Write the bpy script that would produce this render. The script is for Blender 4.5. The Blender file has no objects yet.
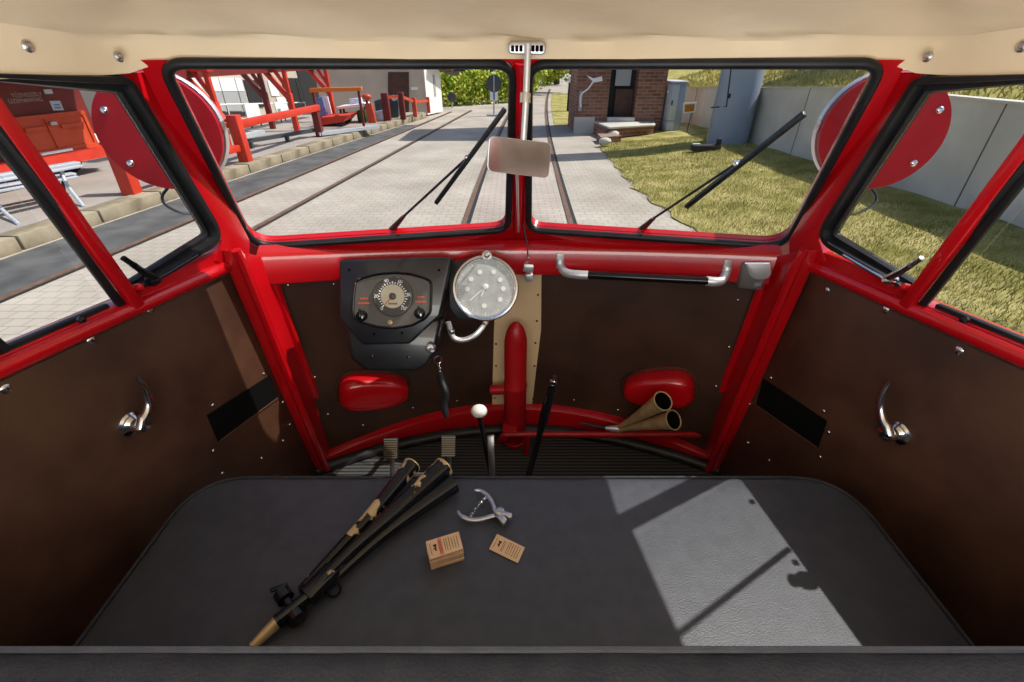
import bpy, bmesh, math, random
from mathutils import Vector, Matrix
import numpy as np
random.seed(7)
SC = bpy.context.scene
COL = SC.collection
V = Vector

# ---------------------------------------------------------------- camera
FOC = 455.0
TH = math.atan(286.0 / FOC)
CT, ST = math.cos(TH), math.sin(TH)
CX = -0.018
CAM = V((CX, 0, 1.9))
cam_d = bpy.data.cameras.new('camera')
cam_d.sensor_width = 36.0
cam_d.lens = 36.0 * FOC / 1024.0
cam_d.clip_start = 0.02
cam_d.clip_end = 400
cam = bpy.data.objects.new('camera', cam_d)
COL.objects.link(cam)
cam.location = CAM
cam.rotation_euler = (math.pi / 2 - TH, 0, 0)
SC.camera = cam

# ------------------------------------------------ sight lines to real surfaces
def ray(px, py):
    a = (px - 512.0) / FOC
    b = (341.0 - py) / FOC
    return V((a, CT + ST * b, -ST + CT * b))
def AX(px, py, x):
    d = ray(px, py); return CAM + d * ((x - CX) / d.x)
def AY(px, py, y):
    d = ray(px, py); return CAM + d * (y / d.y)
def AZ(px, py, z):
    d = ray(px, py); return CAM + d * ((z - 1.9) / d.z)
def AP(px, py, p, n):
    d = ray(px, py); p = V(p); n = V(n); return CAM + d * ((p - CAM).dot(n) / d.dot(n))
YC, YS, XS = 1.30, 1.12, 0.642
def Yf(x):
    return YC - (YC - YS) * min(1.3, abs(x) / XS) ** 2
def AF(px, py, off=0.0):
    d = ray(px, py); t = 1.3
    for _ in range(40):
        p = CAM + d * t
        t += 0.6 * ((Yf(p.x) - off) - p.y) / d.y
    return CAM + d * t
DK, DX, DT = 0.2, 0.672, 0.08
SILL = 1.49
def door_x(y, z, off=0.0):
    return DX + DK * (1.0 - y) - off - (DT * (z - SILL) if z > SILL else 0.0)
def AD(px, py, side, off=0.0):
    d = ray(px, py)
    def hit(k):
        # side*x + DK*y + k*(z-SILL) = DX+DK-off
        n = V((side, DK, k)); c = DX + DK - off + k * SILL
        return CAM + d * ((c - CAM.dot(n)) / d.dot(n))
    p = hit(0.0)
    if p.z > SILL: p = hit(DT)
    return p

# ---------------------------------------------------------------- materials
def srgb(r, g, b):
    def f(c):
        c /= 255.0
        return c / 12.92 if c <= 0.04045 else ((c + 0.055) / 1.055) ** 2.4
    return (f(r), f(g), f(b), 1)
MATS = {}
def mat(name, col, rough=0.5, metal=0.0, col2=None, nscale=8.0, bump=0.0, bscale=60.0, coat=0.0, spec=0.5, detail=4.0, mix=(0.35, 0.65)):
    m = bpy.data.materials.new(name); m.use_nodes = True
    nt = m.node_tree; N = nt.nodes; L = nt.links
    b = N['Principled BSDF']
    b.inputs['Base Color'].default_value = col
    b.inputs['Roughness'].default_value = rough
    b.inputs['Metallic'].default_value = metal
    b.inputs['Coat Weight'].default_value = coat
    b.inputs['Specular IOR Level'].default_value = spec
    tc = N.new('ShaderNodeTexCoord')
    if col2 is not None:
        n = N.new('ShaderNodeTexNoise'); n.inputs['Scale'].default_value = nscale; n.inputs['Detail'].default_value = detail
        L.new(tc.outputs['Object'], n.inputs['Vector'])
        r = N.new('ShaderNodeValToRGB')
        r.color_ramp.elements[0].position = mix[0]; r.color_ramp.elements[1].position = mix[1]
        r.color_ramp.elements[0].color = col; r.color_ramp.elements[1].color = col2
        L.new(n.outputs['Fac'], r.inputs['Fac']); L.new(r.outputs['Color'], b.inputs['Base Color'])
    if bump > 0:
        n2 = N.new('ShaderNodeTexNoise'); n2.inputs['Scale'].default_value = bscale; n2.inputs['Detail'].default_value = 3
        L.new(tc.outputs['Object'], n2.inputs['Vector'])
        bp = N.new('ShaderNodeBump'); bp.inputs['Strength'].default_value = bump; bp.inputs['Distance'].default_value = 0.01
        L.new(n2.outputs['Fac'], bp.inputs['Height']); L.new(bp.outputs['Normal'], b.inputs['Normal'])
    MATS[name] = m
    return m
M_RED = mat('red_paint', (0.44, 0.0025, 0.006, 1), 0.26, col2=(0.51, 0.003, 0.009, 1), nscale=6, coat=0.5, bump=0.03, bscale=25)
M_REDDULL = mat('red_paint_dull', (0.36, 0.004, 0.008, 1), 0.38, col2=(0.44, 0.007, 0.012, 1), nscale=9)
M_LAMPRED = mat('lamp_red_enamel', (0.36, 0.003, 0.012, 1), 0.4, spec=0.3, col2=(0.42, 0.004, 0.016, 1), nscale=6)
M_RUBBER = mat('black_rubber', (0.012, 0.012, 0.013, 1), 0.42, col2=(0.03, 0.03, 0.032, 1), nscale=20)
M_SEAL = mat('window_seal_rubber', (0.008, 0.0085, 0.01, 1), 0.42, col2=(0.016, 0.017, 0.02, 1), nscale=15, spec=0.35)
M_BROWN = mat('brown_leatherette', (0.042, 0.0165, 0.0085, 1), 0.5, col2=(0.082, 0.036, 0.019, 1), nscale=7, bump=0.12, bscale=40, detail=8)
M_BROWN2 = mat('dark_brown_leatherette', (0.042, 0.018, 0.011, 1), 0.5, col2=(0.07, 0.031, 0.019, 1), nscale=6, bump=0.2, bscale=14, detail=8)
M_BEIGE = mat('beige_headlining', srgb(232, 211, 176), 0.85, col2=srgb(242, 223, 192), nscale=4, bump=0.3, bscale=9, spec=0.2)
M_PLATE = mat('beige_plate', srgb(228, 198, 152), 0.7, col2=srgb(236, 208, 164), nscale=6)
M_VINYL = mat('black_vinyl', (0.040, 0.044, 0.056, 1), 0.5, col2=(0.052, 0.056, 0.070, 1), nscale=40, bump=0.16, bscale=420, spec=0.5)
M_VINYL2 = mat('charcoal_vinyl', (0.026, 0.028, 0.036, 1), 0.5, col2=(0.036, 0.038, 0.047, 1), nscale=30, bump=0.2, bscale=300, spec=0.3)
M_CHROME = mat('chrome', (0.75, 0.75, 0.77, 1), 0.16, 1.0)
M_STEEL = mat('worn_steel', (0.5, 0.5, 0.52, 1), 0.35, 1.0, col2=(0.62, 0.62, 0.64, 1), nscale=30)
M_SATIN = mat('satin_aluminium', (0.72, 0.72, 0.74, 1), 0.42, 0.7)
M_BLACK = mat('black_enamel', (0.01, 0.011, 0.014, 1), 0.3, coat=0.3, col2=(0.017, 0.018, 0.022, 1), nscale=12)
M_GLOSSBLACK = mat('gloss_black_paint', (0.006, 0.006, 0.007, 1), 0.14, coat=0.1, spec=0.4)
M_VOID = mat('black_hollow', (0.003, 0.003, 0.003, 1), 0.9, spec=0.1)
M_BRASS = mat('old_brass', (0.62, 0.45, 0.24, 1), 0.36, 0.35, col2=(0.46, 0.32, 0.15, 1), nscale=30)
M_WORN = mat('black_paint_worn_to_brass', (0.006, 0.006, 0.007, 1), 0.17, col2=(0.46, 0.33, 0.17, 1), nscale=19, coat=0.05, spec=0.4, mix=(0.565, 0.585), detail=6)
M_WHITE = mat('white_plastic', (0.75, 0.74, 0.7, 1), 0.35)
M_CARD = mat('ticket_card', srgb(214, 178, 140), 0.8, col2=srgb(224, 190, 152), nscale=60)
M_CARDEDGE = mat('ticket_card_edge', srgb(176, 136, 100), 0.85)
M_INK = mat('brown_ink', srgb(70, 42, 30), 0.8)
M_PINKINK = mat('pink_ink', srgb(208, 120, 104), 0.8)
M_DIALPLATE = mat('grey_brown_plate', (0.075, 0.068, 0.062, 1), 0.4, col2=(0.095, 0.086, 0.08, 1), nscale=25)
M_DIALDARK = mat('dark_dial', (0.05, 0.05, 0.045, 1), 0.5)
M_DIALCREAM = mat('cream_dial', srgb(206, 198, 172), 0.6)
M_DIALWHITE = mat('pale_grey_dial', srgb(176, 181, 182), 0.5, col2=srgb(192, 197, 198), nscale=60)
M_MARK = mat('white_marks', (0.93, 0.93, 0.91, 1), 0.6)
M_ORANGEINK = mat('orange_ink', (0.7, 0.1, 0.04, 1), 0.6)
M_WOODBLACK = mat('dark_ribbed_rubber_mat', (0.02, 0.02, 0.02, 1), 0.85, spec=0.15)
# ribs on the floor mat
nt = M_WOODBLACK.node_tree
_w = nt.nodes.new('ShaderNodeTexWave'); _w.bands_direction = 'Y'; _w.inputs['Scale'].default_value = 22; _w.inputs['Distortion'].default_value = 0.6
_t = nt.nodes.new('ShaderNodeTexCoord'); nt.links.new(_t.outputs['Object'], _w.inputs['Vector'])
_r = nt.nodes.new('ShaderNodeValToRGB'); _r.color_ramp.elements[0].color = (0.02, 0.02, 0.02, 1); _r.color_ramp.elements[1].color = (0.085, 0.085, 0.083, 1)
nt.links.new(_w.outputs['Color'], _r.inputs['Fac']); nt.links.new(_r.outputs['Color'], nt.nodes['Principled BSDF'].inputs['Base Color'])
_b = nt.nodes.new('ShaderNodeBump'); _b.inputs['Strength'].default_value = 0.5; nt.links.new(_w.outputs['Color'], _b.inputs['Height']); nt.links.new(_b.outputs['Normal'], nt.nodes['Principled BSDF'].inputs['Normal'])
# window glass: clear with a thin reflection
def glass(name, tint, refl):
    m = bpy.data.materials.new(name); m.use_nodes = True
    nt = m.node_tree; N = nt.nodes; L = nt.links
    N.remove(N['Principled BSDF'])
    tr = N.new('ShaderNodeBsdfTransparent'); tr.inputs['Color'].default_value = tint
    gl = N.new('ShaderNodeBsdfGlossy'); gl.inputs['Roughness'].default_value = 0.02
    lw = N.new('ShaderNodeLayerWeight'); lw.inputs['Blend'].default_value = 0.25
    mt = N.new('ShaderNodeMath'); mt.operation = 'MULTIPLY'; mt.inputs[1].default_value = refl
    mx = N.new('ShaderNodeMixShader')
    L.new(lw.outputs['Fresnel'], mt.inputs[0]); L.new(mt.outputs[0], mx.inputs[0])
    L.new(tr.outputs[0], mx.inputs[1]); L.new(gl.outputs[0], mx.inputs[2])
    L.new(mx.outputs[0], N['Material Output'].inputs['Surface'])
    return m
M_GLASS = glass('window_glass', (0.97, 0.975, 0.97, 1), 0.14)
M_DIALGLASS = glass('dial_glass', (0.97, 0.97, 0.97, 1), 0.2)
M_MIRROR = mat('mirror_glass', (0.42, 0.30, 0.28, 1), 0.10, 1.0, col2=(0.55, 0.43, 0.38, 1), nscale=14)  # pinkish blotches of a reflected view painted into the mirror colour
# ---------------------------------------------------------------- mesh builder
WLOC = {}
class MB:
    def __init__(self): self.v = []; self.f = []
    def add(self, vs, fs):
        o = len(self.v); self.v += [V(p) for p in vs]; self.f += [tuple(i + o for i in f) for f in fs]
        return self
    def prism(self, poly, vec):
        n = len(poly); vec = V(vec)
        vs = [V(p) for p in poly] + [V(p) + vec for p in poly]
        fs = [tuple(range(n))[::-1], tuple(range(n, 2 * n))] + [(i, (i + 1) % n, n + (i + 1) % n, n + i) for i in range(n)]
        return self.add(vs, fs)
    def box(self, c, s, R=None):
        vs = []
        for x in (-.5, .5):
            for y in (-.5, .5):
                for z in (-.5, .5):
                    p = V((x * s[0], y * s[1], z * s[2]))
                    if R is not None: p = R @ p
                    vs.append(p + V(c))
        return self.add(vs, [(0, 1, 3, 2), (4, 6, 7, 5), (0, 4, 5, 1), (2, 3, 7, 6), (0, 2, 6, 4), (1, 5, 7, 3)])
    def bar(self, a, b, w, h, up=(0, 0, 1)):
        a = V(a); b = V(b); d = (b - a).normalized(); up = V(up)
        s = d.cross(up)
        if s.length < 1e-4: s = d.cross(V((1, 0, 0)))
        s.normalize(); u = s.cross(d).normalized()
        q = lambda p: [p + s * (w / 2) + u * (h / 2), p - s * (w / 2) + u * (h / 2), p - s * (w / 2) - u * (h / 2), p + s * (w / 2) - u * (h / 2)]
        return self.add(q(a) + q(b), [(3, 2, 1, 0), (4, 5, 6, 7), (0, 1, 5, 4), (1, 2, 6, 5), (2, 3, 7, 6), (3, 0, 4, 7)])
    def tube(self, pts, r, n=10, closed=False, caps=True, flat=1.0, up=None):
        pts = [V(p) for p in pts]; m = len(pts)
        rs = r if isinstance(r, (list, tuple)) else [r] * m
        u = None; vs = []
        for i in range(m):
            if closed: d = pts[(i + 1) % m] - pts[i - 1]
            else: d = pts[min(i + 1, m - 1)] - pts[max(i - 1, 0)]
            d.normalize()
            if u is None:
                u = V(up) if up is not None else (V((0, 0, 1)) if abs(d.z) < 0.9 else V((1, 0, 0)))
            u = u - d * u.dot(d)
            if u.length < 1e-6: u = d.orthogonal()
            u.normalize(); s = d.cross(u)
            for k in range(n):
                a = 2 * math.pi * k / n
                vs.append(pts[i] + s * (math.cos(a) * rs[i]) + u * (math.sin(a) * rs[i] * flat))
        fs = []
        for i in range(m if closed else m - 1):
            j = (i + 1) % m
            for k in range(n):
                l = (k + 1) % n
                fs.append((i * n + k, i * n + l, j * n + l, j * n + k))
        if caps and not closed:
            fs.append(tuple(range(n))[::-1]); fs.append(tuple((m - 1) * n + k for k in range(n)))
        return self.add(vs, fs)
    def lathe(self, o, axis, prof, n=28):
        o = V(o); ax = V(axis).normalized(); u = ax.orthogonal().normalized(); w = ax.cross(u)
        vs = []; fs = []
        for (r, h) in prof:
            for k in range(n):
                a = 2 * math.pi * k / n
                vs.append(o + ax * h + (u * math.cos(a) + w * math.sin(a)) * max(r, 1e-5))
        for i in range(len(prof) - 1):
            for k in range(n):
                l = (k + 1) % n
                fs.append((i * n + k, i * n + l, (i + 1) * n + l, (i + 1) * n + k))
        fs.append(tuple(range(n))[::-1]); fs.append(tuple((len(prof) - 1) * n + k for k in range(n)))
        return self.add(vs, fs)
    def loft(self, rings, closed=True, caps=False):
        n = len(rings[0]); vs = [p for r in rings for p in r]; fs = []
        for i in range(len(rings) - 1):
            for k in range(n if closed else n - 1):
                l = (k + 1) % n
                fs.append((i * n + k, i * n + l, (i + 1) * n + l, (i + 1) * n + k))
        if caps:
            fs.append(tuple(range(n))[::-1]); fs.append(tuple((len(rings) - 1) * n + k for k in range(n)))
        return self.add(vs, fs)
    def ball(self, c, rx, ry=None, rz=None, R=None, n=16, m=10):
        ry = rx if ry is None else ry; rz = rx if rz is None else rz
        rings = []
        for i in range(m + 1):
            t = math.pi * i / m
            ring = []
            for k in range(n):
                a = 2 * math.pi * k / n
                p = V((rx * math.sin(t) * math.cos(a), ry * math.sin(t) * math.sin(a), rz * math.cos(t)))
                if R is not None: p = R @ p
                ring.append(p + V(c))
            rings.append(ring)
        return self.loft(rings)
    def build(self, name, m, parent=None, smooth=True, bevel=0.0, seg=2, origin=None, subsurf=0, kind=None, weld=True):
        me = bpy.data.meshes.new(name)
        if parent is not None: org = WLOC[parent]
        elif origin is not None: org = V(origin)
        else:
            xs = [p.x for p in self.v]; ys = [p.y for p in self.v]; zs = [p.z for p in self.v]
            org = V(((min(xs) + max(xs)) / 2, (min(ys) + max(ys)) / 2, min(zs)))
        me.from_pydata([p - org for p in self.v], [], self.f)
        bm = bmesh.new(); bm.from_mesh(me)
        if weld: bmesh.ops.remove_doubles(bm, verts=bm.verts, dist=1e-5)
        bmesh.ops.recalc_face_normals(bm, faces=bm.faces)
        if bevel > 0:
            es = [e for e in bm.edges if len(e.link_faces) == 2 and e.calc_face_angle() > 0.5]
            bmesh.ops.bevel(bm, geom=es, offset=bevel, segments=seg, affect='EDGES', profile=0.5, clamp_overlap=True)
        bm.to_mesh(me); bm.free()
        me.materials.append(m)
        if smooth:
            for p in me.polygons: p.use_smooth = True
            try: me.set_sharp_from_angle(angle=0.7)
            except Exception: pass
        o = bpy.data.objects.new(name, me); COL.objects.link(o)
        if parent is not None: o.parent = parent
        else: o.location = org
        if subsurf:
            s = o.modifiers.new('smooth', 'SUBSURF'); s.levels = subsurf; s.render_levels = subsurf
        if kind: o['kind'] = kind
        WLOC[o] = org
        return o
def tag(o, label=None, cat=None, group=None, kind=None):
    if label: o['label'] = label
    if cat: o['category'] = cat
    if group: o['group'] = group
    if kind: o['kind'] = kind
    return o
def empty(name, loc, label=None, cat=None, group=None, kind=None):
    o = bpy.data.objects.new(name, None); o.empty_display_size = 0.05; COL.objects.link(o)
    o.location = V(loc); WLOC[o] = V(loc)
    return tag(o, label, cat, group, kind)
def dup(root, loc, label=None, group=None):
    r = root.copy(); COL.objects.link(r); r.location = V(loc); WLOC[r] = V(loc)
    if label: r['label'] = label
    if group: r['group'] = group
    for ch in list(root.children):
        c = ch.copy(); COL.objects.link(c); c.parent = r
        for g in list(ch.children):
            d = g.copy(); COL.objects.link(d); d.parent = c
    return r
def text_mesh(name, body, size, M4, m, parent, thick=0.0005):
    cu = bpy.data.curves.new(name, 'FONT'); cu.body = body; cu.size = size; cu.align_x = 'CENTER'; cu.align_y = 'CENTER'; cu.extrude = thick
    to = bpy.data.objects.new(name, cu); COL.objects.link(to)
    bpy.context.view_layer.update()
    me = bpy.data.meshes.new_from_object(to.evaluated_get(bpy.context.evaluated_depsgraph_get()))
    bpy.data.objects.remove(to)
    T = Matrix.Translation(-WLOC[parent]) @ M4
    me.transform(T); me.materials.clear(); me.materials.append(m)
    o = bpy.data.objects.new(name, me); COL.objects.link(o); o.parent = parent; WLOC[o] = WLOC[parent]
    return o
def rounded(poly, r, n=6):
    """round the corners of a 3D polygon; r a number or one per corner"""
    out = []; k = len(poly)
    rs = r if isinstance(r, (list, tuple)) else [r] * k
    for i in range(k):
        p = V(poly[i]); a = V(poly[i - 1]) - p; b = V(poly[(i + 1) % k]) - p
        rr = min(rs[i], a.length * 0.48, b.length * 0.48)
        if rr < 1e-5: out += [p.copy() for _ in range(n + 1)]; continue
        s = p + a.normalized() * rr; e = p + b.normalized() * rr
        for j in range(n + 1):
            t = j / n
            out.append(s * (1 - t) ** 2 + p * (2 * t * (1 - t)) + e * t ** 2)
    return out
def resample(pts, n, closed=False):
    pts = [V(p) for p in pts]
    if closed: pts = pts + [pts[0]]
    L = [0]
    for i in range(1, len(pts)): L.append(L[-1] + (pts[i] - pts[i - 1]).length)
    out = []
    m = n if closed else n - 1
    for k in range(n):
        s = L[-1] * k / m; i = 1
        while i < len(L) - 1 and L[i] < s: i += 1
        t = (s - L[i - 1]) / max(1e-9, L[i] - L[i - 1]); out.append(pts[i - 1].lerp(pts[i], t))
    return out
def spline(pts, n=24):
    """Catmull-Rom through 3D points"""
    P = [V(p) for p in pts]; P = [P[0] * 2 - P[1]] + P + [P[-1] * 2 - P[-2]]
    out = []; segs = len(P) - 3
    for k in range(n):
        u = k / (n - 1) * segs; i = min(int(u), segs - 1); t = u - i
        a, b, c, d = P[i], P[i + 1], P[i + 2], P[i + 3]
        out.append(0.5 * ((2 * b) + (c - a) * t + (2 * a - 5 * b + 4 * c - d) * t * t + (3 * b - a - 3 * c + d) * t ** 3))
    return out
def mx(p): return V((-p.x, p.y, p.z))
# ================================================================ THE CAB
both = ((1, lambda p: V(p)), (-1, lambda p: mx(V(p))))
# ---- windscreens
B0 = V((0, 1.29, 1.48)); T0 = V((0, 1.06, 1.882)); BS = V((0.62, 1.14, 1.46))
PN = (T0 - B0).cross(BS - B0).normalized()
if PN.y > 0: PN = -PN
PN = V(PN)
def AW(px, py, off=0.0): return AP(px, py, B0 + PN * off, PN)
pane_px = [(529, 63), (884, 62), (785, 246), (529, 229)]
pane_c = [AW(*q) for q in pane_px]
loopR = rounded(pane_c, [0.04, 0.035, 0.06, 0.042], 8)
outer_c = [AW(519, 57), AW(908, 60), AW(802, 262), AW(519, 244)]
outer_c[0].x = 0; outer_c[3].x = 0
outR = rounded(outer_c, 0, 8)
front = empty('wall_front', (0, 1.2, 0.72), kind='structure')
for side, F in both:
    m = MB(); n = len(loopR)
    a = [F(p) for p in loopR]; b = [F(p) for p in outR]
    back = F(PN) * -0.03
    rings = [b, a, [p + back for p in a], [p + back for p in b]]
    m.loft(rings)
    m.build('windscreen_frame', M_RED, front)
    w = empty('window_%d' % (1 if side < 0 else 2), F(pane_c[3]), kind='structure')
    s = MB().tube([F(p) + F(PN) * 0.004 for p in loopR], 0.0092, 10, closed=True, up=F(PN))
    s.build('window_seal', M_SEAL, w)
    g = MB().prism([F(p) - F(PN) * 0.012 for p in loopR], F(PN) * -0.004)
    g.build('window_pane', M_GLASS, w, smooth=False)
# ---- centre post face between the two screens
m = MB()
m.tube([V((0, 1.284, 1.47)), V((0, 1.05, 1.887))], 0.013, 10, flat=0.7)
m.build('centre_post', M_RED, front)
# ---- shelf and beam under the screens
def zt(x): return 1.425 + 0.045 * (x / 0.6) ** 2
def zb(x): return 1.345 + 0.045 * (x / 0.6) ** 2
m = MB(); rings = []
bl, br = outer_c[3], outer_c[2]
for i in range(41):
    x = -0.652 + 1.304 * i / 40
    k = abs(x) / abs(br.x)
    s = bl.lerp(br, k); yb = Yf(x) - 0.05
    rings.append([V((x, s.y + 0.02, s.z + 0.012)), V((x, s.y - 0.004, s.z + 0.008)), V((x, yb + 0.03, zt(x) + 0.018)), V((x, yb + 0.006, zt(x) + 0.004)), V((x, yb, zt(x) - 0.004)), V((x, yb, zb(x) + 0.004)), V((x, yb + 0.004, zb(x))), V((x, yb + 0.06, zb(x)))])
m.loft(rings, closed=False)
m.build('dash_beam', M_RED, front)
# ---- leatherette panel on the nose
m = MB(); rings = []
for i in range(49):
    x = -0.66 + 1.32 * i / 48
    rings.append([V((x, Yf(x) + 0.003 * math.sin(9 * z + 11 * x) * math.sin(14 * z), z)) for z in [0.70 + 0.72 * k / 24 for k in range(25)]])
m.loft(rings, closed=False)
m.build('leatherette_panel', M_BROWN2, front)
m = MB(); rings = []
for i in range(25):
    x = -0.72 + 1.44 * i / 24
    rings.append([V((x, Yf(min(abs(x), .7)) + 0.05, z)) for z in (0.55, 1.47)])
m.loft(rings, closed=False); m.build('nose_skin', M_RED, front)
# ---- red rail along the floor and the rubber edging inside it
m = MB(); rings = []
for i in range(41):
    x = -0.67 + 1.34 * i / 40
    y = Yf(x); h = 0.815 - 0.055 * (x / 0.63) ** 2
    rings.append([V((x, y + 0.02, h)), V((x, y - 0.012, h - 0.002)), V((x, y - 0.026, h - 0.012)), V((x, y - 0.03, h - 0.03)), V((x, y - 0.03, 0.715))])
m.loft(rings, closed=False); m.build('floor_rail', M_RED, front)
xs = [-0.67 + 1.34 * i / 32 for i in range(33)]
MB().tube([V((x, Yf(x) - 0.05, 0.726)) for x in xs], 0.022, 10, up=(0, 0, 1)).build('floor_edging', M_RUBBER, front)
# ---- beige strip in the middle of the nose, with its screws
m = MB()
strip = [(494, 300), (497, 276), (541, 274), (533, 403), (492, 403)]
q = [AF(497, 270, 0.004), AF(541.5, 270, 0.004), AF(541, 330, 0.004), AF(532, 405, 0.004), AF(492, 405, 0.004), AF(494, 330, 0.004)]
m.prism(q, (0, 0.003, 0)); m.build('beige_cover_strip', M_PLATE, front, smooth=False)
def screw(p, n, r, parent, m=M_CHROME, name='screw'):
    MB().lathe(V(p) - V(n) * 0.001, n, [(r, 0), (r, 0.0015), (r * 0.75, 0.003), (r * 0.25, 0.0038)], 10).build(name, m, parent)
for (px, py) in [(538, 295), (536.8, 321), (535.5, 343), (534.4, 366), (496, 344), (496, 366), (494.5, 398), (533, 399)]:
    screw(AF(px, py, 0.006), (0, -1, 0), 0.0035, front, M_GLOSSBLACK)
for (px, py) in [(288, 285), (334, 284), (296, 332), (303, 376), (315, 377), (328, 414), (363, 425), (413, 408), (457, 401), (574, 400), (618, 410), (716, 386), (729, 347), (650, 421), (738, 300)]:
    p = AF(px, py, 0.004)
    screw(p, V((-0.9 * p.x, -1, 0.1)).normalized(), 0.0042, front, M_CHROME)
# ---- A posts
for side, F in both:
    P = lambda px, py: AX(px, py, XS)
    m = MB()
    m.prism([F(P(*q)) for q in [(768, 258), (806, 250), (797, 274), (712, 470), (697, 470), (709, 424), (756, 300)]], (side * 0.03, 0, 0))
    m.build('pillar', M_RED, front, bevel=0.003)
    MB().tube([F(p) for p in spline([P(806, 250) + V((-.004, 0, 0)), P(795, 274) + V((-.006, 0, 0)), P(752, 374) + V((-.006, 0, 0)), P(710, 470) + V((-.006, 0, 0))], 16)], 0.011, 8).build('pillar_bead', M_RED, front)
    MB().tube([F(p) for p in spline([P(770, 262), P(757, 300), P(733, 362), P(706, 428), P(697, 466)], 16)], 0.013, 8).build('pillar_bead', M_RED, front)
    # upper pillar beside the door window
    m = MB()
    up = [AD(924, 72, 1, 0.002), AD(924, 74, 1, 0.002), AD(870, 148, 1, .002), AD(818, 240, 1, 0.003), AD(825, 261, 1, 0.003), AD(808, 268, 1, 0.003), AD(789, 262, 1, 0.002), AD(789, 240, 1, 0.002), AD(840, 148, 1, .002), AD(885, 74, 1, 0.002), AD(886, 72, 1, .002)]
    m.prism([F(p) for p in up], F((0.035, 0.02, 0)))
    m.build('upper_pillar', M_RED, front, bevel=0.004)
# ---- floor of the cab
m = MB()
fl = [V((x, Yf(x), 0.72)) for x in [-0.64 + 1.28 * i / 20 for i in range(21)]] + [V((0.85, 0.2, 0.72)), V((0.85, -1.3, 0.72)), V((-0.85, -1.3, 0.72)), V((-0.85, 0.2, 0.72))]
m.prism(fl, (0, 0, -0.04)); m.build('floor', M_WOODBLACK, None, smooth=False, kind='structure', origin=(0, 0, 0.72))
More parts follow.
